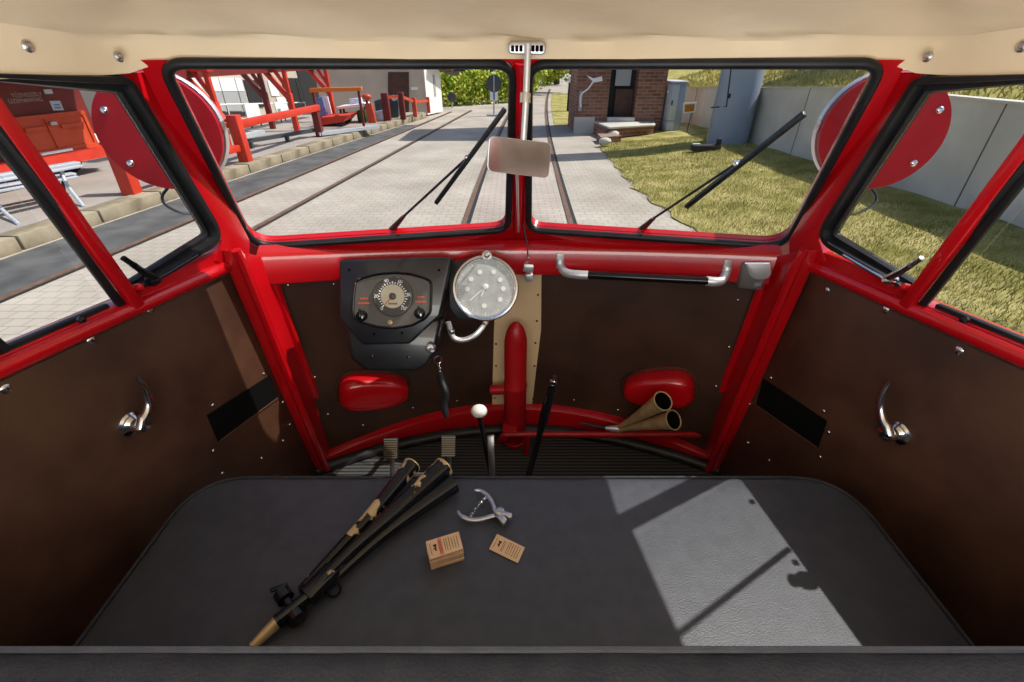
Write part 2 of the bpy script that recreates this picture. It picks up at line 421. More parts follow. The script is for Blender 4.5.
# ---- doors
def sill_line(y): return 1.468 + 0.06 * (1.0 - y)
for side, F in both:
    d = empty('door_%d' % (1 if side < 0 else 2), (side * 0.75, 0.62, 0.72), kind='structure')
    D = lambda y, z, off=0.0: V((side * door_x(y, z, off), y, z))
    # trim panel
    m = MB(); m.prism([D(1.09, 0.70), D(1.015, sill_line(1.015)), D(0.2, sill_line(0.2)), D(0.2, 0.70)], (side * 0.035, 0, 0))
    m.build('door_trim_panel', M_BROWN, d, bevel=0.003)
    # rolled red rail along the sill
    MB().tube([D(1.03, sill_line(1.03) + 0.018, .0), D(0.2, sill_line(0.2) + 0.019, .0)], 0.0145, 12).build('sill_rail', M_RED, d)
    zs = lambda y: sill_line(y) + 0.024
    m = MB(); m.prism([D(1.02, zs(1.02) - .005, 0.0), D(1.0, zs(1.0) + 0.012, 0.0), D(0.2, zs(0.2) + 0.012, 0.0), D(0.2, zs(0.2) - .005, 0)], (side * 0.045, 0, 0))
    m.build('sill_ledge', M_RED, d, bevel=0.003)
    m = MB(); m.prism([D(1.03, zs(1.03) + 0.0, 0.0), D(1.0, zs(1.0) + 0.034, 0.0), D(0.76, zs(0.76) + 0.026, 0.0), D(0.72, zs(0.72) + .0, 0)], (side * 0.02, 0, 0))
    m.build('sill_ledge', M_RED, d)
    # quarter window: seal, pane, divider bar
    bar_b = AD(913, 297, 1); bar_t = AD(1024, 156, 1)
    k = (1.885 - bar_b.z) / (bar_t.z - bar_b.z); bar_t = bar_b.lerp(bar_t, k)
    yb, yt = bar_b.y, bar_t.y
    qo = [V((door_x(yt, 1.884), yt, 1.884)), AD(919, 74, 1), AD(866, 154, 1), AD(814.5, 240, 1), AD(820, 258, 1), AD(909, 292, 1)]
    qo[0] = qo[0] + V((0.004, -0.02, 0)); qo[5] = qo[5] + V((0.004, -0.02, 0))
    qi_in = rounded([qo[0], qo[1], qo[3], qo[5]], [0.0, 0.02, 0.062, 0.0], 8)
    cen = sum(qi_in, V()) / len(qi_in)
    nrm = V((1, DK, 0.08)).normalized()
    def inset(loop, dist):
        out = []; n = len(loop)
        # distinct tangents even where rounding is zero
        for i in range(n):
            p = loop[i]; j = i; a = p
            while (a - p).length < 1e-6: j -= 1; a = loop[j]
            j = i; b = p
            while (b - p).length < 1e-6: j = (j + 1) % n; b = loop[j]
            t = (b - a).normalized(); w = nrm.cross(t).normalized()
            if w.dot(cen - p) < 0: w = -w
            out.append(p + w * dist)
        return out
    qi = inset(qi_in, 0.030)
    mid = inset(qi_in, 0.014)
    m = MB(); o_ = nrm * -0.012
    m.loft([[F(p) for p in qi_in], [F(p + o_) for p in inset(qi_in, 0.004)], [F(p + o_) for p in mid], [F(p + nrm * 0.004) for p in inset(qi_in, 0.017)], [F(p + nrm * 0.002) for p in inset(qi_in, 0.026)], [F(p + nrm * 0.014) for p in qi], [F(p + nrm * 0.02) for p in qi_in]])
    m.build('quarter_window_seal', M_SEAL, d)
    MB().prism([F(p + nrm * 0.008) for p in qi], F(nrm * 0.004)).build('quarter_window_pane', M_GLASS, d, smooth=False)
    a = V((door_x(yb, bar_b.z - 0.02, 0.006), yb, bar_b.z - 0.02)); b = V((door_x(yt, 1.89, 0.006), yt, 1.89))
    MB().bar(F(a), F(b), 0.022, 0.018, up=F(nrm)).build('window_divider', M_RED, d, bevel=0.004)
    off = V((0.003, -0.0185, 0))
    MB().bar(F(a + off + nrm * .008), F(b + off + nrm * .008), 0.014, 0.008, up=F(nrm)).build('divider_seal', M_SEAL, d, bevel=0.002)
    # main drop window
    wl = [V((door_x(yt - .03, 1.865), yt - .03, 1.865)), V((door_x(yb - .035, 1.53), yb - .035, 1.535)), V((door_x(.3, 1.56), .3, 1.56)), V((door_x(.3, 1.865), .3, 1.865))]
    MB().prism([F(p + nrm * 0.016) for p in wl], F(nrm * 0.004)).build('drop_window_pane', M_GLASS, d, smooth=False)
    MB().bar(F(wl[1] + V((0.01, 0, -.012))), F(wl[2] + V((.01, 0, -.012))), 0.012, 0.012, up=F(nrm)).build('drop_window_seal', M_SEAL, d, bevel=0.003)
    MB().bar(F(wl[0] + V((0, 0.05, 0.012))), F(wl[3] + V((0, 0, .012))), 0.03, 0.02, up=(0, 0, 1)).build('drop_window_seal', M_SEAL, d, bevel=0.003)
    MB().prism([D(.3, 1.5), D(.3, 1.89), D(.18, 1.89), D(.18, 1.5)], (side * .04, 0, 0)).build('rear_pillar', M_RED, d)
    # upright edge of the sliding pane, with its knob
    ea, eb = V((door_x(.555, 1.535, .004), .555, 1.535)), V((door_x(.465, 1.87, .004), .465, 1.87))
    MB().bar(F(ea), F(eb), 0.009, 0.006, up=F(nrm)).build('sliding_pane_edge', M_SEAL, d)
    kp_ = V((door_x(.5, 1.545, .0), .5, 1.545))
    MB().lathe(F(kp_), (-side, 0, 0), [(0.016, 0), (0.016, 0.012), (0.010, 0.02), (0.012, 0.03), (0.004, 0.034)], 14).build('pane_knob', M_GLOSSBLACK, d)
    # small black stops on the ledge
    for yy in (0.655, 0.53):
        p = D(yy, zs(yy) + 0.016, 0.006)
        MB().lathe(p, (-side, 0, 0.4), [(0.006, 0), (0.006, 0.006), (0.003, 0.008)], 10).build('stop_button', M_GLOSSBLACK, d)
    # latch of the quarter window
    lp = AD(893, 281, 1, 0.008); lq = [AD(903, 277, 1, 0.03), AD(888, 276, 1, 0.03)]
    lm = M_CHROME if side > 0 else M_GLOSSBLACK
    m = MB()
    m.lathe(F(lp), F((-1, -.2, 0.2)), [(0.011, 0), (0.011, 0.008), (0.008, 0.012), (0.007, 0.02), (0.004, 0.024)], 14)
    m.tube([F(p) for p in spline([lp + V((-.016, 0, 0.004)), AD(900, 272, 1, 0.026), AD(911, 265, 1, 0.03), AD(922, 258, 1, .03)], 10)], [0.007] * 4 + [0.006] * 3 + [0.005] * 3, 8)
    m.tube([F(p) for p in spline([lp + V((-.012, 0, 0.003)), AD(880, 276, 1, 0.012), AD(856, 262, 1, 0.01), AD(844, 255, 1, .01)], 10)], 0.004, 8)
    m.build('window_latch', lm, d)
    rp = AD(905, 287, 1, 0.014)
    MB().lathe(F(rp), F((-1, 0, 0.2)), [(0.007, -.006), (0.007, 0.006), (0.003, 0.008)], 10).build('latch_button', M_RED, d)
    # map pocket: flat black patch painted for its dark hollow, with a lip
    pk = [(763, 379), (826, 421), (817, 447.5), (756, 405)] if side > 0 else [(270, 375.5), (277.5, 398), (219, 441.5), (208, 415)]
    pp = [AD(*q, side, 0.0035) for q in pk]
    po = MB().prism(pp, (side * 0.003, 0, 0)).build('map_pocket', M_VOID, d, smooth=False)
    lip = (pp[3], pp[2]) if side > 0 else (pp[1], pp[2])
    MB().tube([lip[0], lip[1]], 0.0022, 6).build('pocket_lip', M_BROWN, po)
    # chrome inner handle
    hb = (899, 433) if side > 0 else (130, 424)
    hl = [(889, 431), (882, 420), (879.5, 405), (884, 391), (891, 381)] if side > 0 else [(140, 424), (147, 414), (149.5, 402), (145, 388), (136.5, 376.5)]
    p = AD(*hb, side, 0.0)
    h = MB().tube([p + V((-side * .03, 0, 0))] + spline([AD(q[0], q[1], side, 0.034) for q in hl], 14), [0.013, .0125, .012, .0115, .011, .0105, .0095, .009, .0085, .008, .0072, .0065, .006, .0052, .0035], 12, flat=0.75, up=(1, 0, 0)).build('door_handle', M_CHROME, d)
    MB().lathe(p, (-side, -.2, 0), [(0.023, 0), (0.023, 0.003), (0.0185, 0.006), (0.0185, 0.009), (0.0125, 0.014), (0.0125, 0.03), (0.009, 0.036), (0.003, 0.039)], 24).build('handle_rosette', M_CHROME, h)
    # cup washers and screws of the trim panel
    if side > 0:
        sc = [((x / 2.843) + 680, (y / 2.843) + 240) for x, y in [(340, 110), (417, 143), (583, 198), (792, 315), (262, 246), (208, 352), (218, 401), (258, 392), (197, 466), (160, 460), (125, 569), (192, 576), (253, 626), (398, 617), (408, 486), (422, 546), (98, 663)]]
    else:
        sc = [((x / 2.965), (y / 2.965) + 250) for x, y in [(705, 78), (447, 180), (272, 268), (18, 412), (780, 216), (825, 310), (783, 367), (632, 460), (633, 595), (776, 617), (840, 565), (860, 517), (905, 520), (867, 408), (840, 450), (660, 662), (940, 645)]]
    for i, q in enumerate(sc):
        screw(AD(q[0], q[1], side, 0.001), (-side, -.2, 0), 0.0075 if i < 4 else 0.0045, d, M_CHROME)
# ---- headlining
def ceil_path():
    R = [V((0.80, -1.3, 1.873)), V((0.80, -0.4, 1.873))]
    for y in (0.2, 0.5, 0.7, 0.8, 0.865): R.append(V((door_x(y, 1.88, 0.006), y, 1.873)))
    R += [V((0.641, 0.884, 1.876)), V((0.629, 0.897, 1.884)), V((0.595, 0.907, 1.8945)), V((0.5, 0.926, 1.894)), V((0.3, 0.973, 1.8935)), V((0.12, 1.014, 1.8935)), V((0.03, 1.033, 1.8935))]
    return R + [mx(p) for p in reversed(R)]
path = ceil_path()
path = [path[0]] + resample(path[1:-1], 120) + [path[-1]]
prof = [(-0.012, 0.0), (0.0, 0.0), (0.001, 0.004), (0.004, 0.036), (0.012, 0.047), (0.018, 0.0455), (0.03, 0.0525), (0.05, 0.064), (0.085, 0.077), (0.13, 0.087), (0.2, 0.095), (0.3, 0.1)]
cols = []
for i, p in enumerate(path):
    a = path[max(i - 1, 0)]; b = path[min(i + 1, len(path) - 1)]
    t = (b - a); t.z = 0; t.normalize(); nin = V((-t.y, t.x, 0))
    cols.append((p, nin))
# smooth inward directions so the corners open out softly
for _ in range(10):
    cols = [(cols[i][0], (cols[max(i - 1, 0)][1] + cols[i][1] * 2 + cols[min(i + 1, len(cols) - 1)][1]).normalized()) for i in range(len(cols))]
m = MB(); rings = []
for j, (dn, dz) in enumerate(prof):
    ring = []
    for i, (p, nin) in enumerate(cols):
        zc = 1.949 - 0.02 * min(1, max(0, (p.y - 0.5) / 0.32)); q = p + nin * dn; q.z = p.z + dz * (zc - p.z) / 0.047 if j < 5 else zc + (dz - 0.047)
        if 3 < j < 10: q.z += 0.0035 * math.sin(p.x * 23 + 1.2 * j) * math.sin(p.y * 17 + p.x * 5)
        if dn > 0.02: q.z += 0.006 * math.exp(-((abs(q.x) - 0.55) / 0.06) ** 2) * math.exp(-((q.y - 0.79) / 0.08) ** 2)
        ring.append(q)
    rings.append(ring)
m.loft(rings, closed=False)
nlast = len(cols)
base = (len(rings) - 1) * nlast
# fill across the middle
cl = rings[-1]
h = nlast // 2
for i in range(h - 1):
    m.f.append((base + i, base + i + 1, base + nlast - 2 - i, base + nlast - 1 - i))
ceil = m.build('ceiling', M_BEIGE, None, kind='structure', origin=(0, 0, 1.9))
for q in [(28, 46), (119, 56.5)]:
    for side, F in both:
        p = AD(q[0], q[1], -1, 0.008 if q[0] < 60 else 0.024)
        n = V((0.98, 0.2, 0.05)).normalized()
        p = mx(p); n = V((-n.x, -n.y, n.z))
        MB().lathe(F(p) - F(n) * .001, F(n), [(0.008, 0), (0.008, 0.0015), (0.0055, 0.0035), (0.004, 0.003), (0.0035, 0.0045), (0.001, 0.005)], 14).build('headlining_screw', M_STEEL, ceil)
# outer roof skin, rear body sides and rear panel of the railcar
m = MB(); rf = [V((p.x * 1.06, p.y + (0.0 if p.y > 0.9 else 0), 2.02)) for p in path]
lo = [V((p.x * 1.045, p.y + (0.005 if p.y > .9 else 0), p.z + 0.012)) for p in path]
m.loft([lo, rf], closed=False); m.f.append(tuple(len(lo) + i for i in range(len(rf))))
m.build('roof', M_BEIGE, None, kind='structure', origin=(0, 0, 2.02))
for side, F in both:
    MB().prism([F((0.82, 0.2, 0.5)), F((0.82, 0.2, 1.5)), F((0.82, -1.3, 1.5)), F((0.82, -1.3, 0.5))], (side * .03, 0, 0)).build('wall_left' if side < 0 else 'wall_right', M_BROWN, None, kind='structure', smooth=False)
MB().box((0, -1.31, 1.0), (1.66, 0.03, 1.0)).build('wall_rear', M_BROWN, None, kind='structure', smooth=False)
for x in (-0.8, 0.8):
    MB().box((x, -1.29, 1.7), (0.05, 0.05, 0.38)).build('trim_%d' % (1 if x < 0 else 2), M_RED, None, kind='structure', smooth=False)

# ---- seat bench
seat = empty('seat_bench', (0, 0.35, 0.72), 'wide black vinyl bench seat spanning the cab between the two doors', 'seat')
out = rounded([V((-0.672, -0.02, 0)), V((0.672, -0.02, 0)), V((0.672, 0.655, 0)), V((-0.672, 0.655, 0))], [0.02, 0.02, 0.11, 0.11], 10)
c = sum(out, V()) / len(out)
def shrink(loop, dd):
    o = []; n = len(loop)
    for i in range(n):
        t = (loop[(i + 1) % n] - loop[i - 1])
        if t.length < 1e-7: t = V((1, 0, 0))
        t.normalize(); w = V((-t.y, t.x, 0))
        if w.dot(c - loop[i]) < 0: w = -w
        o.append(loop[i] + w * dd)
    return o
m = MB(); rings = []
for dd, z in [(0.015, 1.035), (0.0, 1.045), (-0.002, 1.10), (0.0, 1.14), (0.004, 1.15), (0.010, 1.157), (0.018, 1.16)]:
    rings.append([p + V((0, 0, z)) for p in shrink(out, dd)])
m.loft(rings, caps=True); cush = m.build('cushion', M_VINYL, seat)
MB().tube([p + V((0, 0, 1.153)) for p in shrink(out, 0.002)], 0.003, 6, closed=True, up=(0, 0, 1)).build('piping', M_VINYL2, cush)
MB().prism([p + V((0, 0, 0.721)) for p in shrink(out, 0.05)], (0, 0, 0.315)).build('seat_base', M_BLACK, seat)
# ---- backrest of the bench, nearest the viewer
pf = [(0.285, 1.162), (0.262, 1.25), (0.215, 1.41), (0.206, 1.432), (0.196, 1.445), (0.18, 1.4525), (0.15, 1.456), (0.10, 1.457), (0.04, 1.455), (0.0, 1.445), (-0.02, 1.42), (-0.02, 1.162)]
rings = []
for i in range(41):
    x = -0.79 + 1.58 * i / 40
    e = max(0, abs(x) - 0.74) / 0.05
    rings.append([V((x, 0.12 + (y - 0.12) * (1 - 0.3 * e * e), z - 0.02 * e * e * (1 if z > 1.3 else 0) + 0.0008 * math.sin(x * 31 + y * 30))) for y, z in pf])
m = MB().loft(rings, closed=True, caps=True); back = m.build('backrest', M_VINYL2, seat)
MB().tube([V((x, 0.2, 1.4445)) for x in [-0.75 + 1.5 * i / 30 for i in range(31)]], 0.003, 6).build('piping', M_VINYL, back)
# ================================================================ INSTRUMENTS AND FITTINGS
IP0 = V((0, 1.10, 1.46)); IN = V((0, -0.88, 0.474)).normalized()
def AI(px, py, off=0.0): return AP(px, py, IP0 + IN * off, IN)
inst = empty('instrument_panel', AI(394, 344), 'black angular instrument housing with a speedometer and two knobs under the left windscreen', 'instrument panel')
face = [AI(*q) for q in [(339, 260), (450, 257), (450, 265), (440, 316), (409, 344), (362, 345), (338.5, 318)]]
m = MB(); m.prism(face, (0, 0.105, -0.046)); m.build('housing', M_BLACK, inst, bevel=0.006, seg=3)
low = [AI(q[0], q[1], -0.035) for q in [(343, 322), (441, 318), (436, 352), (428, 366), (415, 373), (366, 372), (350, 360)]]
m = MB(); m.prism(low, (0, 0.11, -0.03)); m.build('housing_underside', M_BLACK, inst, bevel=0.012, seg=3)
z = lambda x, y: (340 + x / 7.575, 255 + y / 7.575)
plate = [z(*q) for q in [(118, 205), (160, 178), (250, 152), (330, 140), (420, 135), (530, 145), (620, 168), (680, 195), (692, 225), (690, 330), (686, 430), (640, 485), (540, 535), (400, 555), (280, 543), (160, 510), (105, 470), (97, 420), (106, 300)]]
pl = MB().prism([AI(q[0], q[1], 0.0015) for q in plate], -IN * 0.002).build('dial_plate', M_DIALPLATE, inst, smooth=False)
MB().tube(resample([AI(q[0], q[1], 0.002) for q in plate], 90, True), 0.0035, 8, closed=True, up=IN).build('plate_rim', M_GLOSSBLACK, inst)
def basis(o, n):
    n = V(n).normalized(); u = V((1, 0, 0)); u = (u - n * u.dot(n)).normalized(); w = n.cross(u)
    return Matrix(((u.x, w.x, n.x, o.x), (u.y, w.y, n.y, o.y), (u.z, w.z, n.z, o.z), (0, 0, 0, 1)))
dc = AI(*z(402, 313), 0.002)
sp = MB().lathe(dc, IN, [(0.052, 0), (0.052, 0.003), (0.0505, 0.0055), (0.048, 0.006), (0.047, 0.003)], 40).build('speedometer_rim', M_DIALPLATE, inst)
MB().lathe(dc + IN * 0.002, IN, [(0.048, 0), (0.048, 0.0012)], 40).build('speedometer_dial', M_DIALDARK, inst)
MB().lathe(dc + IN * 0.0034, IN, [(0.0305, 0), (0.0305, 0.0008)], 40).build('inner_dial', M_DIALCREAM, inst)
MB().lathe(dc + IN * 0.0042, IN, [(0.009, 0), (0.009, 0.002), (0.006, 0.004)], 20).build('dial_hub', M_DIALPLATE, inst)
B = basis(dc, IN)
m = MB()
for k in range(25):
    a = math.radians(225 - 270 * k / 24); r0 = 0.0322; r1 = 0.0365 if k % 3 else 0.038
    p = lambda r, zz: B @ V((math.cos(a) * r, math.sin(a) * r, zz))
    m.bar(p(r0, 0.0036), p(r1, 0.0036), 0.0022 if k % 3 else 0.003, 0.0006, up=IN)
m.build('scale_marks', M_MARK, inst, smooth=False)
for s, ang in (('20', 180), ('40', 112), ('60', 62), ('80', 5), ('100', -48), ('0', 228)):
    a = math.radians(ang)
    text_mesh('scale_number', s, 0.0125, basis(dc + (B.to_3x3() @ V((math.cos(a) * 0.0425, math.sin(a) * 0.0425, 0.0038))), IN), M_MARK, inst)
m = MB()
for k in range(6):
    m.box(B @ V((-0.010 + 0.004 * k, -0.019, 0.0045)), (0.0026, 0.0045, 0.0006), B.to_3x3())
m.build('distance_counter', M_INK, inst, smooth=False)
MB().bar(B @ V((0.0, 0.0, 0.006)), B @ V((-0.02, -0.021, 0.006)), 0.002, 0.0008, up=IN).build('needle', M_ORANGEINK, inst)
for kx, ky in ((168, 460), (605, 442)):
    c0 = AI(*z(kx, ky), 0.002)
    kb = MB().lathe(c0, IN, [(0.0145, 0), (0.0145, 0.004), (0.012, 0.009), (0.011, 0.016), (0.007, 0.018)], 22).build('knob', M_GLOSSBLACK, inst)
    b2 = basis(c0, IN)
    MB().box(b2 @ V((0, 0.006, 0.018)), (0.004, 0.024, 0.008), b2.to_3x3()).build('knob_grip', M_GLOSSBLACK, kb, bevel=0.001)
    MB().box(b2 @ V((0.006, -.004, 0.018)), (0.003, 0.006, 0.001), b2.to_3x3()).build('knob_mark', M_MARK, kb)
# tiny orange lettering above the knobs, too small to read in the photo
for lx, ly, w in ((182, 362, 95), (612, 350, 85)):
    m = MB()
    for r, wd in ((0, .62), (1, 1.0)):
        n = 6 if r == 0 else 9
        for k in range(n):
            q = z(lx + w * wd * ((k + .5) / n - .5), ly - 32 + 36 * r)
            bb = basis(AI(q[0], q[1], 0.002), IN)
            m.box(bb.translation, (0.0016 + 0.0011 * (k % 2), 0.004 if k % 3 else 0.005, 0.0004), bb.to_3x3())
    m.build('orange_lettering', M_ORANGEINK, inst, smooth=False)
MB().lathe(AI(*z(380, 510), 0.002), IN, [(0.006, 0), (0.006, 0.002), (0.0025, 0.003), (0.002, 0.001)], 16).build('plate_screw', M_BRASS, inst)
for q in [(349.5, 270), (439, 270), (374, 334), (402, 333)]:
    MB().lathe(AI(q[0], q[1], 0.0), IN, [(0.0035, 0), (0.0035, 0.0015), (0.001, 0.0016)], 10).build('housing_screw', M_VOID, inst)
for q in [(372, 356), (408, 357)]:
    MB().lathe(AI(q[0], q[1], -0.035), IN, [(0.004, 0), (0.004, 0.002), (0.001, 0.003)], 10).build('housing_screw', M_GLOSSBLACK, inst)

# ---- round recording speedometer (clock face) beside it
cN = V((0.02, -0.87, 0.49)).normalized()
cc = AY(485.5, 288, 1.055)
clk = empty('dial_clock', cc - V((0, 0, 0.09)), 'round pale-faced dial in a chrome rim right of the black instrument housing', 'dial')
MB().lathe(cc - cN * 0.075, cN, [(0.06, 0), (0.079, 0.012), (0.081, 0.06), (0.083, 0.062), (0.084, 0.07)], 48).build('dial_case', M_BLACK, clk)
MB().lathe(cc - cN * 0.006, cN, [(0.084, 0), (0.0845, 0.006), (0.082, 0.011), (0.077, 0.012), (0.072, 0.008), (0.071, 0.004)], 56).build('chrome_rim', M_CHROME, clk)
MB().lathe(cc - cN * 0.002, cN, [(0.072, 0), (0.072, 0.002)], 48).build('dial_face', M_DIALWHITE, clk)
CB = basis(cc + cN * 0.0005, cN); m = MB()
for k in range(60):
    a = 2 * math.pi * k / 60
    p = lambda r: CB @ V((math.cos(a) * r, math.sin(a) * r, 0.0))
    m.bar(p(0.0655 if k % 5 else 0.062), p(0.0695), 0.0009 if k % 5 else 0.0016, 0.0004, up=cN)
m.build('minute_marks', M_MARK, clk, smooth=False)
m = MB()
for (x, y) in [(272, 185), (365, 185), (212, 232), (410, 238), (186, 300), (432, 298), (410, 372), (302, 415)]:
    p = AP(440 + x / 6.82, 245 + y / 6.82, cc, cN); MB().lathe(p, cN, [(0.0062, 0), (0.0062, 0.0012)], 12).build('hour_mark', M_MARK, clk, smooth=False)
hub = CB @ V((0, 0.003, 0.001))
for r, l, w in ((219, 0.052, 0.0032), (243, 0.024, 0.004)):
    a = math.radians(r)
    MB().bar(hub + cN * .001, CB @ V((math.cos(a) * l, math.sin(a) * l, 0.002)), w, 0.001, up=cN).build('dial_hand', M_MARK, clk)
MB().lathe(hub, cN, [(0.008, 0), (0.008, 0.002), (0.004, 0.004)], 18).build('hand_hub', M_MARK, clk)
MB().lathe(cc + cN * 0.0065, cN, [(0.0725, 0), (0.0725, 0.0012)], 40).build('dial_glass', M_DIALGLASS, clk, smooth=False)
kn = AY(487, 255.5, 1.065)
MB().lathe(kn, cN, [(0.010, -0.004), (0.012, 0), (0.012, 0.004), (0.006, 0.006), (0.007, 0.01), (0.004, 0.013)], 18).build('rim_screw', M_CHROME, clk)
brk = [AP(q[0], q[1], cc - cN * 0.045, cN) for q in [(449, 262), (470, 258), (500, 262), (518, 290), (512, 306), (496, 318), (457, 319), (449, 307)]]
MB().prism(brk, -cN * 0.03).build('bracket_plate', M_BLACK, clk, bevel=0.003)
MB().tube(spline([AY(448, 322, 1.13), AY(453, 337, 1.12), AY(463, 340, 1.12), AY(474, 336, 1.13), AY(481, 329, 1.16), AY(486, 322, 1.22)], 16), 0.008, 10).build('drive_cable', M_SATIN, clk)
MB().lathe(AY(452, 331, 1.12), (0.2, -1, 0.2), [(0.008, 0), (0.008, 0.008), (0.004, 0.011)], 12).build('cable_nut', M_STEEL, clk)

# ---- ignition lock and keys
lk = AI(429.5, 348, 0.0)
ks = empty('ignition_key', lk, 'key on a chain and black strap hanging from the lock below the instrument housing', 'key')
MB().lathe(lk - V((0, 0.0, 0)) - IN * 0.03, IN, [(0.012, 0), (0.012, 0.03), (0.0105, 0.034), (0.005, 0.036), (0.004, 0.032)], 18).build('lock_barrel', M_STEEL, ks)
c1 = AI(433, 352, 0.02); c2 = AI(438, 360, 0.018); c3 = AI(440.5, 372, 0.015)
MB().bar(AI(430, 348, 0.008), c1, 0.010, 0.002).build('key_blade', M_STEEL, ks, bevel=0.0006)
def ring(c, r, n, wire, parent, name, mm, seg=18):
    Bb = basis(c, n); return MB().tube([Bb @ V((math.cos(2 * math.pi * k / seg) * r, math.sin(2 * math.pi * k / seg) * r, 0)) for k in range(seg)], wire, 6, closed=True, up=n).build(name, mm, parent)
ring(c2, 0.0095, (0.3, -.9, .3), 0.0013, ks, 'key_ring', M_CHROME)
for k in range(4):
    ring(c2.lerp(c3, 0.35 + 0.2 * k), 0.0035, (1, 0.2 * (k % 2), 0.1) if k % 2 else (0.2, -1, 0.1), 0.0009, ks, 'chain_link', M_CHROME, 10)
st = spline([c3, AI(441, 380, 0.01), AI(446, 394, 0.008), AI(444, 404, 0.002), AI(447, 418, 0.0)], 14)
MB().tube(st, [0.005, 0.008, 0.009, 0.0095, 0.0095, 0.0095, 0.0095, 0.0095, 0.0095, 0.0095, 0.0095, 0.009, 0.008, 0.005], 10, flat=0.35, up=(0, -1, 0.2)).build('strap', M_BLACK, ks)

# ---- grab rail on the right of the beam
gl, gr = AF(572, 268, 0.085), AF(725, 272, 0.085)
grab = empty('grab_rail', (gl + gr) / 2 - V((0, 0, 0.05)), 'black grab rail with two silver end brackets on the red beam under the right windscreen', 'grab rail')
ta = AF(586, 275, 0.10); tb = AF(708, 281, 0.105)
MB().tube([ta, tb], 0.0105, 14).build('black_tube', M_GLOSSBLACK, grab)
for q in ([(560, 260), (560.5, 266), (566, 272.5), (576, 274.5), (588, 275.2)], [(727, 267), (726, 273), (722, 280), (716, 281.8), (706, 281)]):
    o = [0.054, 0.062, 0.085, 0.098, 0.101]
    MB().tube(spline([AF(p[0], p[1], k) for p, k in zip(q, o)], 14), [0.0125, 0.012, 0.0115, .0115, .0115, 0.012, 0.012, 0.0125, 0.0125, .0125, .013, .013, .013, .013], 12).build('end_bracket', M_SATIN, grab)
    f = AF(q[0][0], q[0][1] + 1, 0.051)
    br_ = MB().box(f, (0.022, 0.006, 0.046)).build('bracket_foot', M_SATIN, grab, bevel=0.002)
# ---- ashtray
ac = AF(755, 277, 0.06)
ash = empty('ashtray', ac - V((0, 0, 0.03)), 'small metal flip-lid ashtray at the right end of the red beam', 'ashtray')
A = [AF(*q, 0.065) for q in [(744, 264), (768, 264), (768, 277), (761, 291), (738, 289)]]
m = MB(); m.prism(A, (0.0, 0.05, 0.0)); m.build('tray', mat('dull_grey_metal', (0.2, 0.185, 0.175, 1), 0.45, 0.5), ash, bevel=0.006, seg=3)
lidp = rounded([AF(*q, 0.069) for q in [(745, 263), (769.5, 263), (770.5, 279), (750, 279.5)]], [0.002, 0.002, .03, .03], 6)
m = MB(); m.prism(lidp, (0, -0.004, 0.001)); m.build('lid', M_SATIN, ash, bevel=0.0015)
MB().tube([AF(745, 263.3, 0.07), AF(769.5, 263.3, .07)], 0.003, 8).build('lid_hinge', M_CHROME, ash)
MB().prism([AF(*q, 0.0665) for q in [(754, 283), (761, 282), (761, 285.5), (754, 286.5)]], (0, -.0008, 0)).build('tray_plaque', M_CHROME, ash)
# ---- whistle on a cord
wp = AF(528.5, 270, 0.075)
wh = empty('whistle', wp - V((0, 0, 0.03)), 'small silver whistle dangling on a cord from the centre post', 'whistle')
MB().box(AF(529, 277, .085), (0.022, 0.02, 0.024)).build('whistle_barrel', M_SATIN, wh, bevel=0.004)
MB().box(AF(528.3, 268, .085), (0.028, 0.016, 0.020), Matrix.Rotation(0.12, 3, 'Y')).build('mouthpiece', M_SATIN, wh, bevel=0.003)
ring(AF(527.8, 260, 0.085), 0.007, (0, -1, 0.1), 0.001, wh, 'whistle_ring', M_CHROME, 12)
top = V((0.012, 1.243, 1.50))
MB().tube(spline([top, AF(527, 243, 0.07), AF(528, 257, 0.085)], 10), 0.0022, 6).build('cord', M_BLACK, wh)

# ---- red oval covers low on the nose
ov = []
for (pts, lab) in (([(338, 391), (408, 388)], 'rounded red oval cover low on the nose, below the instrument housing'), ([(624, 388), (695, 387)], 'rounded red oval cover low on the nose, behind the two brass horns')):
    a, b = AF(pts[0][0], pts[0][1], 0.02), AF(pts[1][0], pts[1][1], 0.02)
    c = (a + b) / 2; u = (b - a); L = u.length / 2; u.normalize()
    n = V((0, 0, 1)).cross(u); n = -n if n.y > 0 else n
    w = n.cross(u).normalized()
    if w.z < 0: w = -w
    e = empty('oval_cover', c - V((0, 0, 0.06)), lab, 'cover')
    big = 1 if u.dot(V((1, 0, 0))) * (c.x) > 0 else -1
    rings = []
    for (s, hgt) in [(1.0, -0.03), (1.0, 0.0), (0.985, 0.016), (0.95, 0.03), (0.86, 0.043), (0.72, 0.050), (0.5, 0.053), (0.2, 0.054), (0.02, 0.054)]:
        ring_ = []
        for k in range(48):
            t = 2 * math.pi * k / 48
            cx_, sy_ = math.cos(t), math.sin(t)
            x = math.copysign(abs(cx_) ** 0.72, cx_) * L; y = math.copysign(abs(sy_) ** 0.72, sy_) * 0.062 * (1 + 0.2 * big * cx_)
            ring_.append(c + u * (x * (1 - (1 - s) * 0.6)) + w * (y * s) + n * hgt)
        rings.append(ring_)
    o = MB().loft(rings, caps=True).build('cover_shell', M_RED, e)
    ring2 = [c + u * (math.copysign(abs(math.cos(2 * math.pi * k / 48)) ** .72, math.cos(2 * math.pi * k / 48)) * (L + .004)) + w * (math.copysign(abs(math.sin(2 * math.pi * k / 48)) ** .72, math.sin(2 * math.pi * k / 48)) * 0.066 * (1 + 0.2 * big * math.cos(2 * math.pi * k / 48))) - n * 0.006 for k in range(48)]
    MB().tube(ring2, 0.004, 6, closed=True, up=n).build('cover_gasket', M_BROWN, e)

